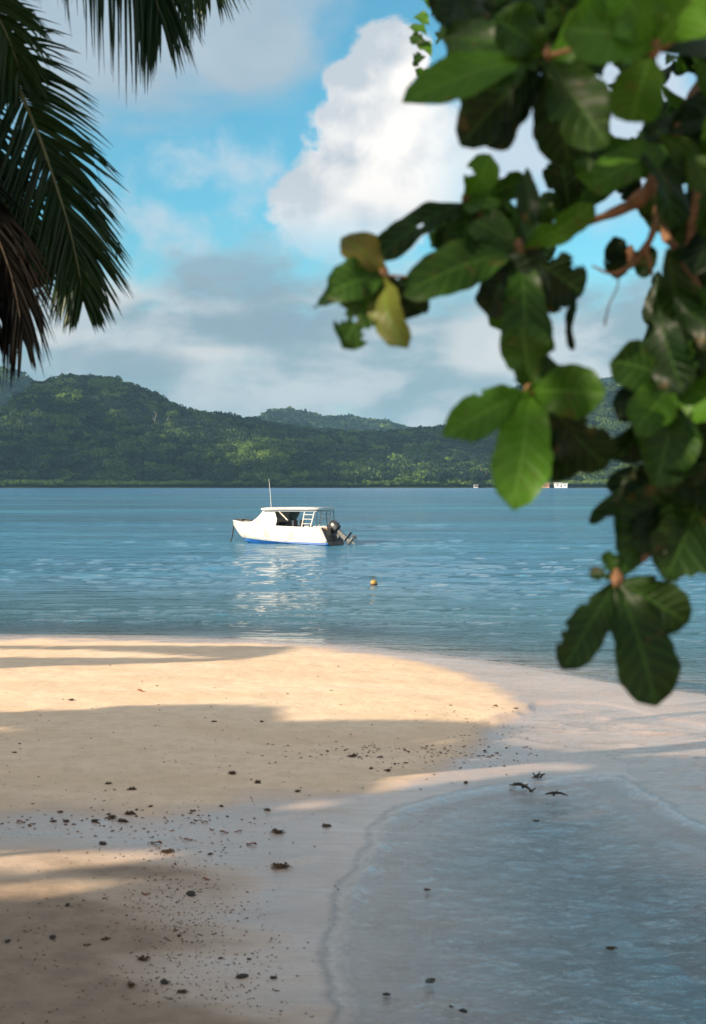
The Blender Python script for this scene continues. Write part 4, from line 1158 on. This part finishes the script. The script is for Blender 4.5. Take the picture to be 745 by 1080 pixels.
def build_tree():
    base = Vector((3.6, 3.4, 0)); base.z = ground_z(base.x, base.y) - .1
    tree = empty('broad_leaved_tree', base)
    tag(tree, 'tree with big glossy green leaves hanging in from the upper right', 'tree')
    LM = big_leaf_mat()
    bark = mat('orange_brown_twig', (.27, .135, .065), .75, var=.45, vscale=30, bump=.5, bscale=70)
    L = Leaves()
    rr = random.Random(5)
    twg = MB(); inv = tree.matrix_basis.inverted()
    def leaf(b, t, w, d=3.0, dd=0.0, roll=0, tone=.4, bend=.08, fold=.2, curl=0, seed=1):
        B = P(b[0], b[1], d); Tp = P(t[0], t[1], d + dd)
        L.add(B, Tp, w * d / F, roll, bend, fold, tone, curl, seed)
    # each rosette: node, depth, leaves (tip, width px, depth change, roll, tone set partly for sun and shade)
    ROS = [
        # far-left spray
        ((404, 291), 2.7, [((366, 247), 40, -.03, .3, 1.75, .6), ((349, 304), 46, -.08, .2, .55, .2), ((333, 323), 42, .05, .9, .15, 0), ((361, 360), 50, -.06, -.2, .45, .1), ((419, 357), 40, -.10, .6, 1.6, .3),
                           ((406, 352), 22, .02, 1.1, .2, .3), ((448, 327), 36, .05, .5, .1, 0), ((432, 318), 30, .08, -.4, .2, 0), ((385, 268), 26, .06, -.8, 1.2, 0)]),
        # middle spray
        ((492, 213), 2.9, [((398, 270), 40, -.05, .5, .25, 0), ((517, 166), 36, -.05, .1, 1.25, .5), ((552, 186), 30, .06, .6, .6, 0), ((484, 296), 50, -.08, -.2, .35, 0), ((536, 250), 44, .04, .3, .5, 0),
                           ((462, 262), 34, .05, -.6, .2, 0), ((455, 255), 26, .1, .2, .9, 0), ((520, 222), 36, -.1, -.3, .8, 0)]),
        ((547, 265), 2.7, [((428, 300), 52, -.10, .15, .45, .1), ((626, 211), 34, -.08, .5, .8, 0), ((614, 306), 54, .02, .3, .15, 0), ((552, 405), 56, -.10, -.2, .40, 0), ((517, 330), 46, .08, .7, .05, 0),
                           ((500, 232), 40, .06, .2, .5, 0), ((590, 322), 46, .06, -.3, .2, 0), ((560, 345), 44, .08, .3, .6, 0), ((575, 232), 34, .12, -.6, .2, 0)]),
        # bright lower spray
        ((558, 412), 2.6, [((549, 338), 52, -.04, .1, .55, 0), ((466, 456), 46, -.12, .15, 1.0, 0), ((541, 526), 62, -.14, -.1, 1.0, .1), ((640, 410), 56, -.12, .1, .75, 0), ((640, 486), 58, .05, .3, .1, 0),
                           ((598, 500), 56, .08, -.3, .05, 0), ((533, 468), 34, .10, .8, .0, 0), ((610, 452), 44, .0, .6, .15, 0), ((592, 384), 40, .05, -.5, .3, 0)]),
        # right-hand sprays
        ((713, 404), 2.7, [((643, 376), 56, -.05, .2, .5, 0), ((650, 437), 50, -.02, .6, .05, 0), ((690, 508), 64, -.10, -.1, .45, 0), ((648, 480), 44, .1, -.4, .02, 0), ((775, 430), 58, -.12, .1, .9, 0),
                           ((700, 340), 56, .0, .3, .6, 0), ((745, 345), 50, .05, -.2, .3, 0), ((668, 452), 48, -.12, .3, .75, 0), ((748, 480), 60, .05, .2, .3, 0)]),
        ((742, 510), 2.75, [((648, 572), 70, -.06, .15, .25, 0), ((622, 546), 40, .02, .7, .2, 0), ((700, 606), 72, -.08, -.2, .3, 0), ((655, 520), 46, .06, .3, .05, 0), ((770, 570), 60, .02, .2, .3, 0), ((690, 560), 60, .08, -.1, .1, 0),
                            ((668, 548), 46, .10, .1, .1, 0), ((640, 505), 36, .08, .1, .1, 0)]),
        ((651, 612), 2.65, [((594, 702), 44, -.05, .2, .25, 0), ((692, 739), 66, -.06, -.15, .25, 0), ((727, 652), 56, -.02, .2, .3, 0), ((700, 640), 44, .05, -.4, .3, 0), ((622, 602), 16, .02, .2, .2, 0), ((640, 660), 34, .05, .6, .1, 0), ((668, 576), 26, .03, .1, .5, 0), ((640, 580), 20, .02, .1, .5, 0)]),
        # top of the picture
        ((575, 62), 2.5, [((424, 104), 46, -.10, .2, .95, 0), ((486, 150), 56, .04, .1, .15, 0), ((515, 152), 60, .08, .4, .05, 0), ((470, 40), 50, .06, .2, .3, 0), ((640, 150), 66, -.06, .3, .35, 0), ((520, 20), 56, -.06, .1, .4, 0),
                          ((672, 18), 60, -.12, .1, .85, 0), ((600, 170), 60, .10, .3, .1, 0), ((505, 88), 60, -.06, .5, .4, 0)]),
        ((688, 52), 2.3, [((590, 30), 74, -.12, .1, .95, 0), ((640, -20), 80, -.1, .2, .9, 0), ((750, -30), 80, -.05, .2, .9, 0), ((665, 125), 60, .1, .3, .7, 0), ((760, 40), 60, .2, .2, .2, 0)]),
        ((600, 232), 3.1, [((585, 150), 48, .0, .2, .2, 0), ((560, 215), 40, .05, .1, .3, 0), ((640, 160), 50, .05, .2, .5, 0)]),
        ((664, 270), 3.1, [((637, 262), 30, .0, .1, .1, 0), ((638, 284), 30, .0, -.2, .1, 0), ((690, 280), 34, .0, .2, .2, 0)]),
    ]
    for k, (nd, d, ls) in enumerate(ROS):
        for (tp, w, dd, roll, tone, curl) in ls:
            leaf(nd, tp, w, d, dd, roll, tone, curl=curl, seed=k)
        c = inv @ P(nd[0], nd[1], d)
        twg.lathe([(.004, -.02), (.010, -.01), (.011, .008), (.004, .022)], c, 8)
    # small distant sprig in the top centre
    for (a, b) in (((455, 62), (443, 46)), ((452, 75), (440, 84)), ((450, 40), (433, 30)), ((452, 30), (440, 18)), ((450, 48), (434, 40)), ((462, 66), (470, 82)), ((541, 98), (546, 110)), ((538, 90), (545, 84)),
                   ((535, 78), (545, 92)), ((452, 12), (448, -6)), ((470, 20), (462, 4)), ((460, 50), (470, 34)), ((448, 62), (436, 66)), ((455, 20), (466, 10)), ((536, 104), (550, 103)),
                   ((640, 92), (652, 100)), ((700, 70), (712, 62)), ((648, 118), (676, 116)), ((720, 74), (700, 76))):
        leaf(a, b, 15, 4.6, .05, rr.uniform(-.5, .5), rr.choice((.1, .3, .9)), seed=50)
    # fill: random leaves kept only where the crown is dense
    R1 = [(452, -40), (452, 12), (466, 52), (452, 84), (482, 96), (482, 124), (500, 146), (520, 148), (538, 128), (538, 100), (534, 60), (550, 58), (558, 84), (576, 86), (590, 116), (568, 128), (566, 150), (545, 176),
          (520, 196), (494, 196), (470, 215), (470, 240), (500, 240), (508, 300), (514, 340), (528, 355), (535, 395), (568, 400), (565, 362), (573, 322), (608, 312), (598, 290), (593, 262), (603, 232), (640, 222), (690, 236),
          (700, 262), (695, 285), (668, 300), (668, 330), (642, 372), (664, 396), (675, 440), (676, 500), (650, 516), (652, 550), (668, 590), (700, 600), (722, 572), (745, 562), (860, 560), (860, -40)]
    GAPS = [[(583, 140), (595, 148), (585, 166), (575, 164)], [(640, 86), (656, 92), (656, 112), (682, 126), (672, 134), (652, 142), (630, 138), (628, 122), (642, 114)], [(684, 44), (700, 44), (714, 64), (696, 80), (682, 58)],
            [(621, 14), (632, 14), (632, 28), (622, 26)], [(600, 38), (609, 38), (609, 50), (600, 50)], [(701, 190), (718, 190), (718, 207), (701, 207)], [(560, 206), (566, 190), (584, 176), (604, 186), (602, 200), (575, 208)],
            [(568, 220), (596, 222), (594, 240), (572, 238)], [(592, 236), (640, 204), (648, 222), (690, 238), (698, 264), (664, 288), (668, 306), (668, 332), (640, 374), (655, 400), (565, 398), (573, 322), (614, 312), (596, 285)],
            [(714, 92), (745, 92), (745, 112), (728, 116)], [(733, 185), (747, 185), (747, 200), (733, 200)]]
    R1n = np.array(R1, float); GN = [np.array(g, float) for g in GAPS]
    cnt = 0; tries = 0
    while cnt < 520 and tries < 60000:
        tries += 1
        b = (rr.uniform(450, 800), rr.uniform(-60, 600)); a = rr.gauss(math.pi / 2 * 1.15, .95); ln = rr.uniform(46, 96); d = rr.uniform(2.6, 4.2)
        if b[0] < 640 and b[1] > 330: continue
        ln *= 3.0 / d
        t = (b[0] + math.cos(a) * ln, b[1] + math.sin(a) * ln); w = ln * rr.uniform(.42, .56)
        nx, ny = -math.sin(a), math.cos(a)
        xs_ = []; ys_ = []
        for f, ww in ((0, 0), (.3, .3), (.3, -.3), (.6, .5), (.6, -.5), (.8, .42), (.8, -.42), (1, 0), (.5, 0), (.75, 0)):
            xs_.append(b[0] + (t[0] - b[0]) * f + nx * w * ww); ys_.append(b[1] + (t[1] - b[1]) * f + ny * w * ww)
        xs_ = np.array(xs_); ys_ = np.array(ys_)
        if not inside(R1n, xs_, ys_).all(): continue
        if any(inside(g, xs_, ys_).any() for g in GN): continue
        leaf(b, t, w, d, rr.uniform(-.12, .12), rr.uniform(-.8, .8), rr.choice((.0, .1, .2, .3, .5, .8)), seed=cnt); cnt += 1
    print('fill leaves', cnt, tries)
    # twigs and boughs
    def bough(pts, r, n=24):
        sp = crspline([P(*p) for p in pts], n); rs = np.interp(np.linspace(0, 1, n), np.linspace(0, 1, len(r)), r)
        twg.tube([inv @ p for p in sp], [q_ * (1 + .12 * math.sin(i * 1.9)) for i, q_ in enumerate(rs)], 10)
    bough([(860, 20, 3.2), (760, 70, 3.1), (728, 108, 3.0), (712, 140, 2.95), (706, 175, 2.9)], [.022, .017, .014, .013, .012])
    bough([(706, 150, 2.95), (692, 186, 2.9), (672, 212, 2.9), (640, 228, 2.9), (605, 240, 2.85), (570, 258, 2.75), (547, 266, 2.7)], [.013, .014, .016, .009, .007, .006, .005])
    bough([(688, 190, 2.9), (692, 215, 2.85), (688, 245, 2.8), (676, 268, 2.8), (660, 284, 2.8), (643, 289, 2.8), (624, 281, 2.8)], [.006, .006, .007, .008, .006, .003, .002])
    bough([(679, 262, 2.8), (684, 276, 2.8), (687, 292, 2.8)], [.005, .005, .003])
    bough([(652, 287, 2.8), (650, 305, 2.8), (642, 322, 2.8), (637, 344, 2.8)], [.002, .0015, .0015, .002])
    bough([(708, 200, 2.95), (700, 246, 2.9), (716, 268, 2.85), (745, 330, 2.8), (760, 420, 2.8), (742, 508, 2.75), (700, 570, 2.7), (651, 612, 2.65)], [.011, .009, .008, .008, .008, .007, .006, .004])
    bough([(547, 266, 2.7), (520, 240, 2.8), (492, 213, 2.9)], [.005, .004, .003])
    bough([(547, 266, 2.7), (505, 282, 2.75), (450, 292, 2.7), (404, 291, 2.7)], [.004, .003, .002, .003])
    bough([(547, 266, 2.7), (560, 330, 2.7), (564, 380, 2.62), (558, 412, 2.6)], [.004, .004, .004, .005])
    bough([(860, -60, 2.6), (760, 10, 2.5), (688, 52, 2.3), (630, 50, 2.4), (575, 62, 2.5)], [.016, .012, .008, .006, .004])
    leaf((611, 305), (600, 366), 15, 2.7, roll=1.0, tone=0, curl=.2)
    bough([(860, 150, 3.2), (770, 140, 3.1), (742, 160, 3.0), (735, 200, 2.95), (725, 262, 2.95), (722, 300, 2.9), (713, 404, 2.7)], [.018, .013, .011, .010, .008, .007, .006])
    twg.build('branch', bark, tree)
    L.build('foliage', LM, tree)
    # trunk, limbs and the rest of the crown beyond the picture's right edge
    tk = MB(); tk.tube([(0, 0, 0), (-.1, .05, 1.0), (.05, 0, 2.0), (-.05, .1, 3.2)], [.24, .18, .15, .11], 12)
    tk.build('trunk', bark_m, tree)
    lb = MB()
    for e in ((860, 20, 3.2), (860, 150, 3.2), (860, -60, 2.6)):
        p_ = inv @ P(*e); lb.tube([(0, 0, 2.2), Vector((0, 0, 2.4)).lerp(p_, .5) + Vector((0, 0, .15)), p_], [.10, .05, .02], 8)
    for k in range(7):
        a = R(-80 + 36 * k); lb.tube([(0, 0, 2.6), (.9 * math.cos(a), .9 * math.sin(a), 3.5), (1.7 * math.cos(a), 1.7 * math.sin(a), 4.1)], [.08, .05, .015], 7)
    lb.build('limb', bark_m, tree)
    c = RNG.normal(0, 1, (1500, 3)); c /= np.linalg.norm(c, axis=1)[:, None]; c *= RNG.uniform(.6, 1, (1500, 1)) ** .5 * np.array([1.9, 1.9, 1.1]); c += np.array([.5, -.3, 3.9])
    W = c + np.array(base); pxx = CX + W[:, 0] / np.maximum(W[:, 1], .05) * F
    c = c[(W[:, 1] < .3) | (pxx > 840)]
    Vv, Ff = leaf_cards(c, .24, 77)
    mesh_np('crown', Vv, Ff, shade_leaf_m, False, tree)
build_tree()

# ================================================================== BEACH LITTER
weed_m = mat('dark_seaweed', (.060, .036, .018), .75, var=.0, vscale=3, col2=(.13, .07, .03))
leafd_m = mat('dead_leaf_brown', (.34, .13, .055), .7, var=.5, vscale=40)
stone_m = mat('dark_coral_stone', (.07, .06, .05), .8, var=.4, vscale=30, bump=.6, bscale=80)
wood_m = mat('driftwood', (.06, .045, .035), .8, var=.4, vscale=40, bump=.5, bscale=60)
def on_ground(px, py):
    g = G(px, py)
    for _ in range(3): g = G(px, py, max(ground_z(g.x, g.y), 0.0))
    return g
def weed_mesh(seed):
    r = random.Random(seed); M = MB()
    for k in range(26):
        a = r.uniform(0, 6.28); L = r.uniform(.25, .55); u = Vector((math.cos(a), math.sin(a), 0)); s_ = Vector((-u.y, u.x, 0)); h = r.uniform(.05, .32); w = r.uniform(.03, .09)
        c0 = Vector((r.uniform(-.2, .2), r.uniform(-.15, .15), .02))
        M.tube([c0, c0 + u * L * .5 + Vector((0, 0, h)), c0 + u * L + s_ * r.uniform(-.15, .15) + Vector((0, 0, h * .2))], [w, w * .8, w * .2], 5)
    return M
def deadleaf_mesh(seed):
    r = random.Random(seed); M = MB(); V_ = []; n = 7
    for i in range(n):
        t = i / (n - 1); w = .22 * math.sin(math.pi * (t * .92 + .04)); z = .05 + .22 * math.sin(t * 2.6 + seed) ** 2
        for j in (-1, -.5, 0, .5, 1): V_.append((-.5 + t, w * j, z + .18 * abs(j) ** 1.5 * (1 + .4 * math.sin(5 * t + seed)) - .03))
    M.add(V_, [(i * 5 + j, i * 5 + j + 1, i * 5 + j + 6, i * 5 + j + 5) for i in range(n - 1) for j in range(4)])
    return M
def stone_mesh(seed):
    M = MB(); r = random.Random(seed)
    M.lathe([(.05, 0), (.42, .04), (.5, .16), (.38, .32), (.12, .40)], n=12)
    M.v = [(x * (1 + .25 * math.sin(4 * y + seed) + r.uniform(-.08, .08)), y * (1 + .2 * math.cos(5 * x + seed)) * .8, z * (1 + r.uniform(-.15, .15))) for x, y, z in M.v]
    return M
protos = {}
for kind, fn, mt in (('w', weed_mesh, weed_m), ('l', deadleaf_mesh, leafd_m), ('s', stone_mesh, stone_m)):
    protos[kind] = [fn(i + 1).build({'w': 'seaweed_scrap', 'l': 'dead_leaf', 's': 'stone'}[kind], mt) for i in range(3)]
LIT = [(148, 730, 11, 'l'), (75, 739, 7, 'w'), (245, 817, 12, 'w'), (272, 827, 11, 'w'), (139, 834, 11, 'w'), (282, 856, 9, 's'), (293, 880, 16, 'w'), (344, 873, 11, 'w'), (265, 893, 14, 'l'), (296, 917, 21, 'w'),
       (201, 946, 15, 's'), (164, 892, 17, 'l'), (198, 888, 11, 'l'), (153, 946, 12, 'l'), (233, 852, 7, 's'), (117, 864, 13, 'w'), (136, 860, 12, 'w'), (129, 868, 12, 'w'), (99, 868, 10, 's'), (56, 868, 7, 'w'), (69, 868, 8, 's'),
       (21, 869, 11, 'l'), (107, 892, 11, 's'), (215, 869, 8, 'l'), (236, 880, 11, 'l'), (223, 877, 8, 'l'), (251, 879, 9, 'l'), (217, 930, 10, 'l'), (221, 903, 7, 's'), (175, 901, 16, 'w'), (203, 857, 7, 'w'), (54, 992, 11, 's'),
       (6, 996, 9, 's'), (110, 994, 12, 'w'), (149, 1015, 14, 'w'), (172, 1040, 14, 's'), (137, 1043, 13, 'w'), (255, 1034, 14, 's'), (288, 1035, 9, 's'), (191, 1050, 12, 'w'), (70, 957, 8, 's'), (92, 1001, 11, 'w'),
       (372, 799, 11, 'w'), (410, 814, 8, 'w'), (492, 827, 8, 's'), (455, 1039, 14, 's'), (408, 1053, 9, 's'), (490, 1071, 12, 's'), (477, 1066, 7, 'w'), (451, 941, 8, 'w'), (646, 1004, 13, 'w'), (567, 868, 8, 'w'), (62, 858, 7, 'w'),
       (158, 852, 6, 'w'), (314, 836, 8, 'w'), (225, 762, 6, 'w'), (276, 762, 5, 'w'), (188, 990, 7, 'w'), (232, 1014, 6, 's'), (262, 1015, 6, 's'), (14, 795, 6, 'w'), (114, 828, 8, 'w'), (330, 807, 6, 'w'), (523, 745, 5, 'w'),
       (545, 748, 5, 'w'), (476, 745, 5, 'w'), (392, 812, 7, 'w'), (402, 800, 7, 'w'), (428, 806, 6, 'w'), (512, 793, 5, 's')]
special = {(148, 730): 'curled brown leaf lying alone on the sunlit sand', (293, 880): 'bushy dark seaweed clump on the wet sand, above the widest clump', (296, 917): 'widest dark seaweed clump on the wet sand, nearest the lagoon',
           (265, 893): 'reddish brown leaf lying flat left of the bushy seaweed clump', (201, 946): 'dark stone at the edge of the wet sand', (455, 1039): 'largest dark stone standing out of the shallow lagoon', (344, 873): 'small seaweed scrap alone on the pale wet sand beside the lagoon',
           (282, 856): 'small dark stone at the top of the wet band', (164, 892): 'long reddish leaf among the scraps on the wet band', (646, 1004): 'dark scrap lying under the water in the right of the lagoon', (255, 1034): 'dark stone at bottom beside the wet sand, left of a smaller one',
           (21, 869): 'reddish leaf at the far left of the wet band'}
GR = {'w': ('seaweed scraps strewn on the beach', 'small dark seaweed scrap strewn on the sand', 'seaweed'), 'l': ('dead leaves strewn on the beach', 'small reddish brown dead leaf strewn on the sand', 'leaf'), 's': ('dark stones strewn on the beach', 'small dark stone lying on the sand', 'stone')}
usedp = set()
for i, (px, py, s, k) in enumerate(LIT):
    pr_ = protos[k][i % 3]; g = on_ground(px, py)
    if pr_.name in usedp: o = pr_.copy(); COL.objects.link(o)
    else: o = pr_; usedp.add(pr_.name)
    sc = s * g.y / F / (1.0 if k == 'w' else 1.15)
    o.location = g - Vector((0, 0, .012 * sc)); o.scale = (sc, sc, sc * (.75 if k != 'l' else .6)); o.rotation_euler = (0, 0, (i * 2.39) % 6.28 if k != 'l' else (i * .77) % 1.2 - .6)
    gg, lb_, ct = GR[k]
    tag(o, special.get((px, py), lb_), ct, gg)
# driftwood
def stick(pts, r, label, twigs=()):
    P_ = [on_ground(*p) for p in pts]; b0 = P_[0]; t = empty('driftwood', b0); tag(t, label, 'driftwood')
    M = MB(); M.tube([p - b0 + Vector((0, 0, .02 + .03 * math.sin(i))) for i, p in enumerate(P_)], r, 7); M.build('stick', wood_m, t)
    if twigs:
        M = MB()
        for a, b in twigs:
            a, b = on_ground(*a) - b0, on_ground(*b) - b0; M.tube([a + Vector((0, 0, .02)), b + Vector((0, 0, .03))], [.012, .005], 5)
        M.build('twigs', wood_m, t)
stick([(539, 831), (549, 833), (556, 836), (563, 839)], [.012, .017, .015, .006], 'dark stick of driftwood lying at the edge of the lagoon', [((552, 834), (558, 831)), ((560, 838), (566, 836))])
stick([(576, 841), (584, 842.5), (592, 843), (600, 843)], [.006, .013, .011, .004], 'shorter dark stick right of the first stick at the lagoon edge', [((585, 842), (589, 838))])
stick([(562, 824), (568, 823), (576, 823)], [.005, .008, .004], 'small forked twig on the wet sand above the dark stick', [((568, 823), (570, 818)), ((566, 823), (563, 819)), ((571, 823), (575, 820))])

# fine specks too many to count
def specks():
    r = np.random.default_rng(5); P_ = []
    def blob(n, cx, cy, sx, sy, s0, s1):
        for _ in range(n):
            P_.append((r.normal(cx, sx), r.normal(cy, sy), r.uniform(s0, s1) ** 1.0))
    def uni(n, x0, x1, y0, y1, s0, s1):
        for _ in range(n): P_.append((r.uniform(x0, x1), r.uniform(y0, y1), s0 + (s1 - s0) * r.random() ** 3))
    uni(620, -40, 540, 700, 850, .6, 4.2); uni(160, -40, 400, 730, 850, .8, 3)
    blob(330, 440, 796, 60, 7, 1, 5); blob(90, 490, 772, 40, 8, 1, 4); blob(60, 505, 750, 30, 5, 1, 3)
    blob(160, 110, 866, 80, 7, 1, 6); blob(120, 200, 895, 50, 14, 1, 4.5)
    uni(1500, -60, 300, 940, 1090, .8, 4.2); blob(500, 190, 960, 30, 30, .8, 4); uni(260, -60, 210, 880, 960, .8, 3.5); blob(350, 215, 1040, 50, 30, .8, 4.5)
    uni(70, 200, 360, 860, 1060, .8, 4); uni(30, 380, 700, 860, 1070, 1, 4)
    P_ = np.array(P_); P_ = P_[(P_[:, 1] > 690) & (P_[:, 1] < 1110)]
    d = CAM_H * F / (P_[:, 1] - HY); x = (P_[:, 0] - CX) / F * d
    for _ in range(2):
        z = np.maximum(ground_h(x, d)[0], -.02); d = (CAM_H - z) * F / (P_[:, 1] - HY); x = (P_[:, 0] - CX) / F * d
    h_, s_, _, _ = ground_h(x, d); ok = s_ > -.6; x, d, z, sz = x[ok], d[ok], h_[ok], P_[ok, 2] * d[ok] / F
    V_, F_ = [], []; b = 0; n = len(x)
    a0 = r.uniform(0, 6.28, n); asp = r.uniform(.35, .8, n)
    vs = np.array([[1, 0, 0], [.4, .8, 0], [-.6, .7, 0], [-1, -.1, 0], [-.4, -.9, 0], [.6, -.6, 0], [.1, 0, .45]])
    fs = np.array([[i, (i + 1) % 6, 6] for i in range(6)])
    vv = vs[None] * (sz[:, None, None] * .5) * np.stack([np.ones(n), asp, np.full(n, .8)], 1)[:, None, :] * r.uniform(.7, 1.3, (n, 7, 1))
    ca, sa = np.cos(a0)[:, None], np.sin(a0)[:, None]
    X = vv[..., 0] * ca - vv[..., 1] * sa + x[:, None]; Y = vv[..., 0] * sa + vv[..., 1] * ca + d[:, None]; Z = vv[..., 2] + z[:, None] + .001
    Vv = np.stack([X, Y, Z], -1).reshape(-1, 3); Ff = (fs[None] + 7 * np.arange(n)[:, None, None]).reshape(-1, 3)
    tone = np.repeat(r.random(n), 7)
    m = bpy.data.materials.new('litter_specks'); m.use_nodes = True; T = NT(m.node_tree); b_ = T.n['Principled BSDF']; b_.inputs['Roughness'].default_value = .85
    T.put(b_.inputs['Base Color'], T.mix(T.ss(T.attr('tone'), .55, .95), (.055, .036, .022), (.24, .11, .05)))
    tag(mesh_np('beach_litter', Vv, Ff, m, False, attrs={'tone': tone}), 'fine dark specks of weed, bark and shell strewn over the sand', kind='stuff')
specks()
